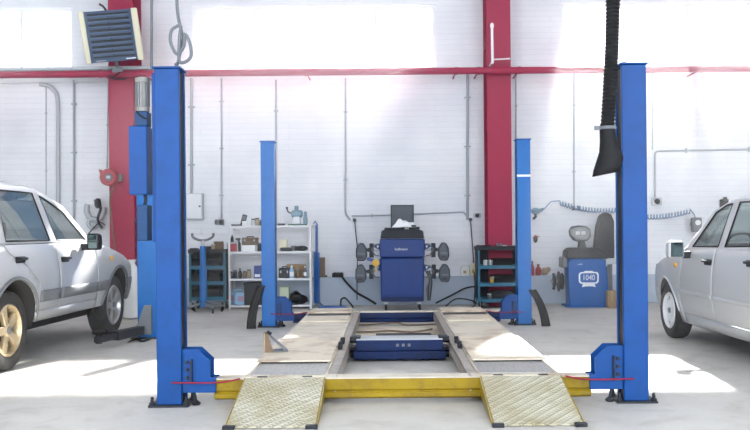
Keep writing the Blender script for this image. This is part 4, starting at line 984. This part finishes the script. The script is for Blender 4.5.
cx, cz = B2(580.5, 233.6); MB().prism([(cx+(x-cx)*.80, cz+(z-cz)*.72) for x, z in sc_], -.004, .0).build('display_screen', 'screen', ds)
MB().box(cx-.07, cx-.01, -.006, -.004, cz-.015, cz+.035).box(cx+.01, cx+.07, -.006, -.004, cz-.015, cz+.035).build('digit_window', 'light_grey', ds)
# shaft with flanges
a = B2(567, 282); sh = MB().cyl((a[0], .18, a[1]), (a[0]-.20, .18, a[1]), .025).build('shaft', 'steel', wb)
for d, r, th in ((.02, .12, .03), (.075, .15, .02), (.13, .085, .04)): MB().lathe([(r*.6, 0), (r, .006), (r, th-.006), (r*.6, th)], (a[0]-d, .18, a[1]), (-1, 0, 0), 24).build('flange', 'charcoal', sh)
for dz in (.1, -.1): MB().tube([(a[0]-.15, .18, a[1]), (a[0]-.16, .16, a[1]+dz)], .014, 8).ell((a[0]-.16, .16, a[1]+dz), (.024,)*3).build('wing_handle', 'dark', sh)
c = B2(567, 264); MB().box(c[0]-.05, c[0]+.02, .05, .35, c[1]-.06, c[1]+.1).build('gauge_arm', 'grey', wb, bevel=.015)
# wheel guard hood
hx, hz = B2(609, 244); hd_ = [(hx-.155+.0, hz-.22), (hx+.165, hz-.22), (hx+.165, hz+.33), (hx+.12, hz+.44), (hx+.03, hz+.47), (hx-.05, hz+.42), (hx-.10, hz+.25)]
MB().prism(hd_, .30, .44).build('wheel_guard', 'charcoal', wb, bevel=.03, seg=3)
q0 = B2(606.5, 263); MB().box(q0[0]+.0, B2(618, 263)[0], .05, .4, q0[1]-.02, q0[1]+.06).box(q0[0]-.01, q0[0]+.012, -.01, .05, q0[1]-.05, q0[1]+.08).build('tool_ledge', 'light_grey', wb, bevel=.006)
MB().box(q0[0]+.0, B2(618, 263)[0], .3, .44, .03, q0[1]-.02).build('side_pillar', 'grey', wb, bevel=.01)
# emblem: rounded badge with figures and a ribbon
e = MB(); ex_, ez_ = B2(588.7, 277.8)
def rr(w, h, r, n=5):
    out = []
    for cx_, cz_, a0 in ((w-r, h-r, 0), (-w+r, h-r, 90), (-w+r, -h+r, 180), (w-r, -h+r, 270)):
        for k in range(n+1): an = R(a0+90*k/n); out.append((cx_+r*cos(an), cz_+r*sin(an)))
    return out
O = rr(.145, .085, .045); I = rr(.122, .066, .034); n = len(O)
vs = [(ex_+x, -.002, ez_+z) for x, z in O] + [(ex_+x, -.002, ez_+z) for x, z in I]
e.add(vs, [(i, (i+1) % n, n+(i+1) % n, n+i) for i in range(n)])
e.prism([(ex_-.085, ez_-.085), (ex_+.085, ez_-.085), (ex_+.10, ez_-.135), (ex_+.05, ez_-.125), (ex_, ez_-.122), (ex_-.05, ez_-.125), (ex_-.10, ez_-.135)], -.003, -.001)
e.prism([(ex_-.07, ez_+.083), (ex_+.07, ez_+.083), (ex_+.055, ez_+.10), (ex_-.055, ez_+.10)], -.003, -.001)
e.build('emblem', 'ink', wb, smooth=False)
text('1040', .115, 'ink', wb, (ex_, -.002, ez_), (R(90), 0, 0), 'emblem_figures', .001, .80)
q = B2(580.2, 264.3); text('sivik', .034, 'ink', wb, (q[0], -.002, q[1]), (R(90), 0, 0), 'small_logo', .001, 1.2)
o = thing('parts_carton', 'brown cardboard carton on the floor right of the blue wheel balancer', 'carton', (W(611.5, 305, 11.88).x, 11.9, .0))
MB().box(-.06, .06, -.06, .06, 0, .25).build('body', 'cardboard', o, bevel=.004); MB().box(-.008, .008, -.062, -.06, .1, .25).build('tape', 'tan', o)
# boxes by the crimson column behind the pale off-roader
o = thing('carton', 'tan carton on the floor at the crimson column behind the car nose', 'carton', (W(124.5, 290, 11.2).x, 11.2, 0)); MB().box(-.12, .12, -.12, .12, 0, .66).build('body', 'cardboard', o, bevel=.006); MB().box(-.125, .0, -.125, .125, .66, .672, Matrix.Translation((0, 0, .0))).build('flap', 'cardboard', o)
o = thing('plastic_sack', 'white plastic sack standing beside the tan carton by the lift post', 'sack', (W(132, 290, 11.0).x, 11.0, 0)); MB().lathe([(.05, 0), (.12, .02), (.13, .3), (.12, .55), (.07, .68), (.03, .74)], seg=18).build('body', 'white', o); MB().lathe([(.035, .72), (.06, .78)], seg=14).build('tie', 'white', o)
# ------------------------------------------------------------------ cars
from mathutils.geometry import tessellate_polygon
def arc(cy, cz, r, a0, a1, n=14): return [(cy + r*cos(R(a0+(a1-a0)*k/n)), cz + r*sin(R(a0+(a1-a0)*k/n))) for k in range(n+1)]
def side_panel(polys, X, sides, off=0.0, step=.07):
    """2-D (y,z) outlines (first = outer, rest = holes) finely cut and laid onto the curved flank"""
    out = MB()
    pts = [[Vector((y, z, 0)) for y, z in p] for p in polys]
    flat = [v for p in pts for v in p]; tris = tessellate_polygon(pts)
    bm = bmesh.new(); vv = [bm.verts.new(v) for v in flat]
    for t in tris:
        try: bm.faces.new([vv[i] for i in t])
        except ValueError: pass
    for ax in (0, 1):
        lo = min(v[ax] for v in flat); hi = max(v[ax] for v in flat); n = int((hi-lo)/step)
        for k in range(1, n+1):
            co = Vector((0, 0, 0)); co[ax] = lo + (hi-lo)*k/(n+1); no = Vector((0, 0, 0)); no[ax] = 1
            bmesh.ops.bisect_plane(bm, geom=bm.verts[:]+bm.edges[:]+bm.faces[:], plane_co=co, plane_no=no, dist=1e-6)
    bm.verts.index_update()
    vs = [(v.co.x, v.co.y) for v in bm.verts]; fs = [[v.index for v in f.verts] for f in bm.faces]; bm.free()
    for s in sides:
        out.add([(s*(X(y, z)+off), y, z) for y, z in vs], [tuple(f) for f in fs])
    return out
def strip(P, X, v0=-1, v1=1, nv=16, sub=5, off=0.0):
    """panel across the car following the profile points (y, z, crown, bulge)"""
    Q = []
    for i in range(len(P)-1):
        for k in range(sub):
            t = k/sub; Q.append(tuple(a*(1-t)+b*t for a, b in zip(P[i], P[i+1])))
    Q.append(P[-1]); m = MB()
    def fn(u, v):
        y, z, c, b = Q[min(int(round(u*(len(Q)-1))), len(Q)-1)]; t = v0+(v1-v0)*v; w = 1-t*t
        return Vector((t*X(y, z), y+b*w, z+c*(1-abs(t)**2.6)+off))
    return m.grid(fn, len(Q)-1, nv)
def wheel(root, x, y, r, w, rim_m, s, spokes=5, steel=False):
    c = (x, y, r); rr_ = r*.66
    t = MB().lathe([(rr_, -w/2+.01), (r*.86, -w/2), (r*.96, -w/2+.015), (r, -w/2+.045), (r, w/2-.045), (r*.96, w/2-.015), (r*.86, w/2), (rr_, w/2-.01)], c, (s, 0, 0), 40, ring=True).build('wheel', 'tyre', root)
    d = w/2-.012
    MB().lathe([(rr_*.86, -w/2+.03), (rr_, -w/2+.01), (rr_, w/2-.015), (rr_*.93, w/2-.002), (rr_*.88, w/2-.02), (rr_*.84, w/2-.07), (rr_*.84, -w/2+.05)], c, (s, 0, 0), 36, ring=True).build('rim', rim_m, t)
    m = MB()
    M4 = lambda a: Matrix.Translation(c) @ Matrix.Rotation(a, 4, 'X')
    if steel:
        m.lathe([(.02, d-.03), (rr_*.4, d-.028), (rr_*.62, d-.012), (rr_*.86, d-.05)], c, (s, 0, 0), 32)
        for k in range(8): m.box(s*(d-.03), s*(d-.012), -.018, .018, rr_*.60, rr_*.80, M4(2*pi*k/8))
    else:
        for k in range(spokes):
            m.prism([(-.028, rr_*.12), (.028, rr_*.12), (.045, rr_*.92), (-.045, rr_*.92)], s*(d-.045), s*(d-.008), 'x', M4(2*pi*k/spokes+.3))
        m.lathe([(.02, d-.05), (rr_*.27, d-.045), (rr_*.27, d-.012), (rr_*.18, d)], c, (s, 0, 0), 20)
    m.build('spokes', rim_m, t, bevel=.006)
    if steel:
        hm_ = MB()
        for k in range(10):
            a = 2*pi*k/10; hm_.lathe([(.004, 0), (.019, 0), (.019, .012), (.004, .013)], (x+s*(d-.034), y+rr_*.71*cos(a), r+rr_*.71*sin(a)), (s, 0, 0), 14)
        hm_.build('vent_hole', 'dark', t)
    MB().lathe([(rr_*.8, -.05), (rr_*.8, -.03)], c, (s, 0, 0), 24).build('brake_disc', 'charcoal', t)
    MB().lathe([(rr_*.16, d-.005), (rr_*.15, d+.006), (.005, d+.008)], c, (s, 0, 0), 16).build('hub_cap', 'grey', t)
    return t
def car(nm, label, paint, loc, rz, S):
    root = thing(nm, label, 'car', loc, rz); X = S['X']; g = .004
    sides = (-1, 1)
    for p in S['body_panels']: pass
    m = MB()
    for p in S['body_panels']:
        q = side_panel(p, X, sides); m.add(q.v, q.f)
    for P in S['body_strips']:
        q = strip(P, X); m.add(q.v, q.f)
    for P in S['glass_strips']:
        for a, b in ((-1, -.92), (.92, 1)): q = strip(P, X, a, b, 2); m.add(q.v, q.f)
    body = m.build('body', paint, root, solid=.012)
    hd = strip(S['hood'], X, -.985, .985, off=.004).build('hood', paint, root, solid=.01)
    for P, n in zip(S['glass_strips'], ('windshield', 'rear_window')):
        strip(P, X, -.925, .925, off=-.004).build(n, 'car_glass', root)
    for P, n, mm in S['cross_parts']: strip(P, X, off=0).build(n, mm, root, solid=.015)
    for s in sides:
        for poly, win, hy, hz in S['doors']:
            d = side_panel([poly], X, (s,), .002).build('door', paint, root, solid=.012, bevel=.003)
            w = side_panel([win], X, (s,), -.008).build('window_glass', 'car_glass', d)
            xh = s*(X(hy, hz)+.004)
            MB().box(xh-.004*s, xh+.004*s, hy-.085, hy+.085, hz-.028, hz+.028).build('handle_recess', 'dark', d, bevel=.004)
            MB().tube([(xh, hy-.075, hz+.008), (xh+s*.03, hy-.06, hz+.01), (xh+s*.032, hy+.05, hz+.01), (xh, hy+.075, hz+.008)], .012, 8, 4).build('handle', S['handle'], d)
            # rubber around the pane
            pts = [(s*(X(y, z)-.002), y, z) for y, z in win]; dens = []
            for i in range(len(pts)):
                a = Vector(pts[i]); b = Vector(pts[(i+1) % len(pts)])
                for k in range(4): dens.append(a.lerp(b, k/4))
            MB().tube(dens+[dens[0]], .007, 6).build('window_seal', 'black', d)
            ml = S.get('moulding')
            if ml:
                z0, z1 = ml; ys = [y for y, z in poly]
                inside = [y for y in ys]; a, b = S['mould_y'][S['doors'].index((poly, win, hy, hz))]
                side_panel([[(a, z0), (b, z0), (b, z1), (a, z1)]], X, (s,), .012).build('side_moulding', S['mould_m'], d, solid=.014)
        for q in S.get('quarter', []): side_panel([q], X, (s,), -.008).build('quarter_glass', 'car_glass', root)
        for poly, n, mm, off in S['side_parts']: side_panel([poly], X, (s,), off).build(n, mm, root, solid=.015)
        for yc_ in (S['wf'], S['wr']):
            # wheel arch liner and lip
            r = S['ar']; li = MB(); A = arc(yc_, S['wz'], r, 182, -2, 20); vs = []; fs = []
            for (y, z) in A: vs += [(s*(X(y, min(z, .9))-.01), y, z), (s*.42, y, z)]
            for k in range(len(A)-1): fs.append((2*k, 2*k+1, 2*k+3, 2*k+2))
            li.add(vs, fs); li.build('arch_liner', 'under', root, solid=.006)
            A2_ = arc(yc_, S['wz'], r+.012, 175, 5, 20)
            MB().tube([(s*(X(y, z)+.004), y, z) for y, z in A2_], S['lip'], 8).build('arch_lip', S['lip_m'], root)
            wheel(root, s*S['tx'], yc_, S['r'], S['tw'], S['rim_m'](yc_), s, 5, S.get('steel', False))
        # mirror
        my, mz = S['mirror']; xm = s*X(my, mz)
        mr = MB().prism([(my-.03, mz-.085), (my+.06, mz-.085), (my+.085, mz-.02), (my+.06, mz+.075), (my-.03, mz+.085)], xm+s*.08, xm+s*S['mw'], 'x').build('mirror', S['mirror_m'], root, bevel=.025, seg=3)
        MB().box(xm+s*.10, xm+s*(S['mw']-.02), my-.034, my-.029, mz-.068, mz+.066).build('mirror_glass', 'mirror', mr, bevel=.002)
        MB().prism([(my-.01, mz-.085), (my+.05, mz-.085), (my+.045, mz-.02), (my, mz-.02)], xm-s*.03, xm+s*.10, 'x').build('mirror_arm', S['arm_m'], mr, bevel=.006)
        # lamps
        y, z, w, h = S['headlamp']; xh = X(y, z)
        MB().box(s*(xh-.02), s*(xh-w), y-.15, y+.065, z-h/2, z+h/2).build('headlight', 'lamp', root, bevel=.02, seg=3)
        y, z, w, h = S['taillamp']; xh = X(y, z)
        MB().box(s*(xh+.004), s*(xh-w), y-.012, y+.12, z-h/2, z+h/2).build('tail_light', 'redlens', root, bevel=.035, seg=4)
        y, z = S['indicator']; MB().ell((s*(X(y, z)+.002), y, z), (.012, .045, .026)).build('side_indicator', 'amber', root)
        # front seat
        for sy in (S['seat_y'],):
            st = MB().box(s*.14, s*.60, sy-.05, sy+.45, .42, .58).build('seat', 'seat', root, bevel=.04, seg=3)
            mt = Matrix.Translation((0, sy-.02, .55)) @ Matrix.Rotation(R(15), 4, 'X')
            MB().box(s*.15, s*.59, -.10, .03, 0, .55, mt).build('seat_back', 'seat', st, bevel=.04, seg=3)
            MB().box(s*.26, s*.48, -.08, .0, .57, .73, mt).build('head_rest', 'seat', st, bevel=.03, seg=3)
    ry = S['bench_y']
    b = MB().box(-.60, .60, ry-.05, ry+.42, .42, .58).build('rear_bench', 'seat', root, bevel=.04, seg=3)
    MB().box(-.60, .60, -.10, .03, 0, .52, Matrix.Translation((0, ry, .55)) @ Matrix.Rotation(R(15), 4, 'X')).build('bench_back', 'seat', b, bevel=.04, seg=3)
    dy, dz = S['dash']
    MB().prism([(dy-.30, dz-.30), (dy-.32, dz-.06), (dy-.22, dz), (dy, dz+.0), (dy+.1, dz-.06), (dy+.1, dz-.3)], -.66, .66, 'x').build('dashboard', 'charcoal', root, bevel=.02)
    wc = Vector((-.36, dy-.42, dz-.0)); ring = []
    q = Matrix.Rotation(R(62), 4, 'X')
    for k in range(25): a = 2*pi*k/24; ring.append(wc + (q @ Vector((.18*cos(a), .18*sin(a), 0))))
    MB().tube(ring, .014, 8).tube([wc+(q @ Vector((-.17, 0, 0))), wc, wc+(q @ Vector((.17, 0, 0)))], .015, 8).tube([wc, wc+Vector((0, .2, -.1))], .02, 8).build('steering_wheel', 'dark', root)
    a, b, z0, z1 = S['pan']
    MB().box(-.60, .60, a, b, z0, z1).build('underbody', 'under', root, bevel=.03)
    MB().cyl((-S['tx'], S['wf'], S['r']), (S['tx'], S['wf'], S['r']), .035).build('axle', 'under', root); MB().cyl((-S['tx'], S['wr'], S['r']), (S['tx'], S['wr'], S['r']), .035).build('axle', 'under', root)
    return root
def mk_X(wmax, zw, k, zb, tumble, yf, kf, yr, kr, lf, lr):
    def X(y, z):
        zz = min(z, zb); x = wmax - k*((zz-zw)/.4)**2
        if z > zb: x -= tumble*(z-zb) + .10*max(0, z-zb-.30)**1.5
        if y > yf: x *= 1-kf*((y-yf)/lf)**2
        if y < yr: x *= 1-kr*((yr-y)/lr)**2
        return x
    return X
# --- pale off-roader on the left
Xn = mk_X(.885, .70, .085, 1.05, .30, 1.0, .13, -1.25, .06, .95, .7)
wz, wf, wr, ar = .335, 1.2, -1.2, .42
S1 = dict(X=Xn, wf=wf, wr=wr, wz=wz, ar=ar, r=.335, tx=.72, tw=.205, lip=.016, lip_m='trim', handle='dark',
    rim_m=lambda y: 'alloy' if y > 0 else 'alloy_golden_lit', mirror=(.24, 1.05), mw=.21, mirror_m='dark', arm_m='dark',
    headlamp=(1.74, .69, .30, .13), taillamp=(-1.90, .88, .14, .30), indicator=(.98, .86), seat_y=-.35, bench_y=-1.15, dash=(.48, 1.04), pan=(-1.7, 1.6, .24, .46))
gap = .008
S1['body_panels'] = [
    [[(.62, .36), (wf-.4195, .36)] + arc(wf, wz, ar, 176, 4) + [(1.64, .36), (1.64, .62), (1.82, .62), (1.78, .75), (1.70, .785), (1.4, .885), (1.0, .97), (.62, 1.035), (.56, 1.04), (.57, .60)]],
    [[(-.78, .36), (.615, .36), (.575, .45), (-.78, .45)]],
    [[(-1.64, .62), (-1.64, .36)] + arc(wr, wz, ar, 176, 4)[0:0] + [(wr-.4195, .36)] + arc(wr, wz, ar, 176, 4) + [(-.785, .36), (-.785, .70), (-1.0, .86), (-1.26, .97), (-1.32, 1.05), (-1.88, 1.05), (-1.93, .62)]],
    [[(.56, 1.045), (.1, 1.40), (-.30, 1.53), (-.6, 1.57), (-1.3, 1.56), (-1.72, 1.52), (-1.88, 1.08), (-1.88, 1.05), (-1.3, 1.05), (.5, 1.05)],
     [(.40, 1.07), (.05, 1.345), (-.28, 1.465), (-.36, 1.485), (-.28, 1.07)], [(-.42, 1.07), (-.48, 1.505), (-1.14, 1.505), (-1.25, 1.07)], [(-1.36, 1.07), (-1.26, 1.50), (-1.62, 1.475), (-1.76, 1.12), (-1.74, 1.07)]]]
# B pillar slot filled by the pillar itself (between the two panes)
S1['doors'] = [
    ([(-.345, .455), (.565, .455), (.555, .60), (.545, 1.042), (-.345, 1.042)], [(.40, 1.07), (.05, 1.345), (-.28, 1.465), (-.36, 1.485), (-.28, 1.07)], -.22, .89),
    ([(-.355, .455), (-.355, 1.042), (-1.30, 1.042), (-1.25, .975), (-1.0, .868), (-.775, .705), (-.775, .455)], [(-.42, 1.07), (-.48, 1.505), (-1.14, 1.505), (-1.25, 1.07)], -1.10, .915)]
S1['quarter'] = [[(-1.36, 1.07), (-1.26, 1.50), (-1.62, 1.475), (-1.76, 1.12), (-1.74, 1.07)]]
S1['moulding'] = (.53, .63); S1['mould_m'] = 'trim'; S1['mould_y'] = [(-.34, .55), (-.77, -.36)]
S1['side_parts'] = [([(.58, .53), (.80, .53), (.86, .63), (.58, .63)], 'fender_moulding', 'trim', .012),
                    ([(1.645, .36), (1.79, .36), (1.83, .46), (1.82, .615), (1.645, .615)], 'bumper_corner', 'trim', .01),
                    ([(-1.645, .36), (-1.645, .615), (-1.93, .615), (-1.96, .46), (-1.93, .36)], 'rear_bumper_corner', 'trim', .01),
                    ([(.70, .25), (.80, .24), (.80, .46), (.72, .46)], 'mud_flap', 'black', -.06)]
S1['hood'] = [(1.74, .77, .015, .07), (1.68, .79, .02, .06), (1.4, .885, .03, .04), (1.0, .97, .035, .03), (.62, 1.035, .035, .06)]
S1['body_strips'] = [[(.62, 1.04, .035, .06), (.56, 1.042, .035, .09)], [(-.30, 1.53, .06, .02), (-.6, 1.57, .07, 0), (-1.3, 1.56, .07, 0), (-1.72, 1.52, .06, -.02)], [(-1.88, 1.08, .02, -.05), (-1.93, .62, 0, -.05)]]
S1['glass_strips'] = [[(.56, 1.045, .03, .10), (.1, 1.40, .05, .06), (-.30, 1.53, .06, .02)], [(-1.72, 1.52, .06, -.02), (-1.88, 1.08, .02, -.05)]]
S1['cross_parts'] = [([(1.79, .36, 0, .08), (1.83, .46, 0, .10), (1.82, .62, 0, .10)], 'front_bumper', 'trim'), ([(1.82, .62, 0, .10), (1.78, .75, 0, .08), (1.74, .77, .015, .07)], 'grille', 'dark'), ([(-1.93, .62, 0, -.05), (-1.96, .46, 0, -.06), (-1.93, .36, 0, -.05)], 'rear_bumper', 'trim')]
car('off_road_car', 'pale silver five door off road car parked nose to the wall with sun stripes', 'silver', (-3.93, 8.10, 0), R(-1.7), S1)

# --- silver sedan on the right
Xs = mk_X(.84, .62, .075, .93, .30, 1.0, .16, -1.3, .06, .95, .8)
wz, wf, wr, ar = .285, 1.235, -1.235, .335
S2 = dict(X=Xs, wf=wf, wr=wr, wz=wz, ar=ar, r=.285, tx=.71, tw=.175, lip=.010, lip_m='silver_warm', handle='dark', steel=True,
    rim_m=lambda y: 'white_metal', mirror=(.54, .93), mw=.235, mirror_m='silver_warm', arm_m='dark',
    headlamp=(1.80, .66, .32, .17), taillamp=(-1.92, .78, .16, .26), indicator=(.90, .77), seat_y=-.1, bench_y=-.95, dash=(.80, .92), pan=(-1.7, 1.7, .17, .36))
winF = [(.55, .955), (.22, 1.27), (.02, 1.335), (-.10, 1.345), (-.06, .965)]; winR = [(-.20, .967), (-.24, 1.352), (-.62, 1.345), (-.86, 1.22), (-.92, .985)]
S2['body_panels'] = [
    [[(.80, .20), (wf-.325, .20)] + arc(wf, wz, ar, 166, 14) + [(1.56, .20), (1.56, .50), (1.87, .50), (1.85, .64), (1.80, .70), (1.5, .79), (1.1, .86), (.78, .93), (.72, .945), (.79, .55)]],
    [[(-.89, .20), (.795, .20), (.785, .30), (-.89, .30)]],
    [[(-1.56, .50), (-1.56, .20), (wr-.325, .20)] + arc(wr, wz, ar, 166, 14) + [(-.895, .20), (-.895, .52), (-1.0, .68), (-.97, .95), (-1.30, .97), (-1.90, .95), (-1.94, .50)]],
    [[(.72, .945), (.28, 1.29), (-.05, 1.375), (-.35, 1.40), (-.75, 1.375), (-1.05, 1.24), (-1.38, .975), (-.97, .95), (.68, .935)], winF, winR]]
S2['doors'] = [
    ([(-.035, .305), (.78, .305), (.775, .55), (.70, .93), (.66, .935), (-.035, .945)], winF, .08, .825),
    ([(-.045, .305), (-.045, .945), (-.96, .945), (-.99, .68), (-.885, .525), (-.885, .305)], winR, -.80, .845)]
S2['moulding'] = (.50, .535); S2['mould_m'] = 'silver_warm'; S2['mould_y'] = [(-.03, .77), (-.88, -.05)]
S2['side_parts'] = [([(1.565, .20), (1.80, .20), (1.88, .30), (1.87, .495), (1.565, .495)], 'bumper_corner', 'silver_warm', .008),
                    ([(-1.565, .22), (-1.565, .495), (-1.94, .495), (-1.96, .34), (-1.92, .22)], 'rear_bumper_corner', 'silver_warm', .008)]
S2['hood'] = [(1.82, .68, .02, .10), (1.75, .72, .035, .09), (1.5, .79, .06, .05), (1.1, .86, .065, .04), (.78, .93, .05, .10)]
S2['body_strips'] = [[(.78, .93, .045, .10), (.72, .945, .045, .13)], [(-.05, 1.375, .06, .03), (-.35, 1.40, .07, 0), (-.75, 1.375, .07, -.02)], [(-1.38, .975, .02, -.08), (-1.88, .95, .03, -.04), (-1.94, .50, 0, -.05)]]
S2['glass_strips'] = [[(.72, .945, .04, .14), (.28, 1.29, .05, .09), (-.05, 1.375, .06, .03)], [(-.75, 1.375, .07, -.02), (-1.05, 1.24, .06, -.06), (-1.38, .975, .02, -.08)]]
S2['cross_parts'] = [([(1.80, .20, 0, .08), (1.88, .30, 0, .10), (1.87, .50, 0, .10)], 'front_bumper', 'silver_warm'), ([(1.87, .50, 0, .10), (1.84, .64, 0, .10), (1.80, .69, .02, .10)], 'grille', 'dark'), ([(-1.94, .50, 0, -.05), (-1.96, .34, 0, -.06), (-1.92, .22, 0, -.05)], 'rear_bumper', 'silver_warm')]
car('sedan_car', 'silver sedan with grey door mirror parked nose to the wall beside the exhaust hose', 'silver_warm', (3.675, 7.37, 0), R(0), S2)
# ------------------------------------------------------------------ light
w = bpy.data.worlds.new('sky'); sc.world = w; w.use_nodes = True; nt = w.node_tree; bg = nt.nodes['Background']
tc = nt.nodes.new('ShaderNodeTexCoord'); n = nt.nodes.new('ShaderNodeTexNoise'); n.inputs['Scale'].default_value = 2.2; n.inputs['Detail'].default_value = 5
nt.links.new(tc.outputs['Generated'], n.inputs['Vector'])
r = nt.nodes.new('ShaderNodeValToRGB'); r.color_ramp.elements[0].position = .42; r.color_ramp.elements[1].position = .60
r.color_ramp.elements[0].color = (.72, .84, 1.0, 1); r.color_ramp.elements[1].color = (1, 1, 1, 1)
nt.links.new(n.outputs['Fac'], r.inputs['Fac']); nt.links.new(r.outputs[0], bg.inputs['Color'])
bg.inputs['Strength'].default_value = WORLD
sd = bpy.data.lights.new('sun', 'SUN'); so = bpy.data.objects.new('sun', sd); COL.objects.link(so)
sd.energy = SUN; sd.angle = R(2.5); sd.color = (1.0, .95, .87)
d = Vector((-.30, -1.0, -.655))        # sun behind the far wall, a little to the right
so.rotation_euler = d.to_track_quat('-Z', 'Y').to_euler(); so.location = (3, 20, 12)
sc.view_settings.view_transform = 'Standard'; sc.view_settings.look = 'None'; sc.view_settings.gamma = 1
sc.view_settings.use_curve_mapping = False; sc.view_settings.exposure = EXPO
sc.cycles.max_bounces = 8; sc.cycles.diffuse_bounces = 5; sc.cycles.transparent_max_bounces = 12; sc.cycles.sample_clamp_indirect = 10
sc.cycles.use_denoising = True; sc.cycles.caustics_reflective = False; sc.cycles.caustics_refractive = False

GROUPS = dict(sensor_head='sensor heads hung on the wheel aligner', conduit='conduits on the far wall', wall_socket='sockets on the far wall', jerrycan='jerrycans on the bottom shelf',
    leaning_board='boards leaning on the rear posts', tool_cart='tool carts at the far wall', coiled_air_hose='coiled air hoses along the far wall', can='cans on the third shelf', jar='jars on the shelf rack',
    paper_bag='paper bags on the plinth', box='boxes and cases in the rack and carts', tin='tins on the carts and rack', bottle='bottles at the far wall', tool_case='tool cases on the shelf rack', power_cord='cords and hoses at the aligner', floor_hose='hoses lying on the floor')
for o in list(bpy.data.objects):
    if o.parent is None and 'category' in o:
        g_ = GROUPS.get(o.name.split('.')[0])
        if g_: o['group'] = g_
if HAZE:
    hz = MB().box(XL-.1, XR+.1, YF-.0, YW+.28, -.1, ZC+.1).build('haze', M['white'], smooth=False); hz['kind'] = 'stuff'; hz['label'] = 'thin haze added for window glow filling the workshop'; hz['category'] = 'haze'
    m = bpy.data.materials.new('glow_haze'); m.use_nodes = True; q = m.node_tree  # volume added to stand in for the glow around the windows
    for x in list(q.nodes): q.nodes.remove(x)
    o_ = q.nodes.new('ShaderNodeOutputMaterial'); v_ = q.nodes.new('ShaderNodeVolumeScatter'); v_.inputs['Density'].default_value = HAZE; v_.inputs['Anisotropy'].default_value = .8
    tcv = q.nodes.new('ShaderNodeTexCoord'); sp_ = q.nodes.new('ShaderNodeSeparateXYZ'); mr_ = q.nodes.new('ShaderNodeMapRange')
    mr_.interpolation_type = 'SMOOTHSTEP'; mr_.inputs['From Min'].default_value = 4.5; mr_.inputs['From Max'].default_value = 12.5; mr_.inputs['To Min'].default_value = HAZE*.12; mr_.inputs['To Max'].default_value = HAZE*1.8
    q.links.new(tcv.outputs['Object'], sp_.inputs[0]); q.links.new(sp_.outputs['Y'], mr_.inputs['Value']); q.links.new(mr_.outputs['Result'], v_.inputs['Density'])
    v_.inputs['Color'].default_value = (.93, .96, 1, 1)
    q.links.new(v_.outputs[0], o_.inputs['Volume']); hz.data.materials.clear(); hz.data.materials.append(m)
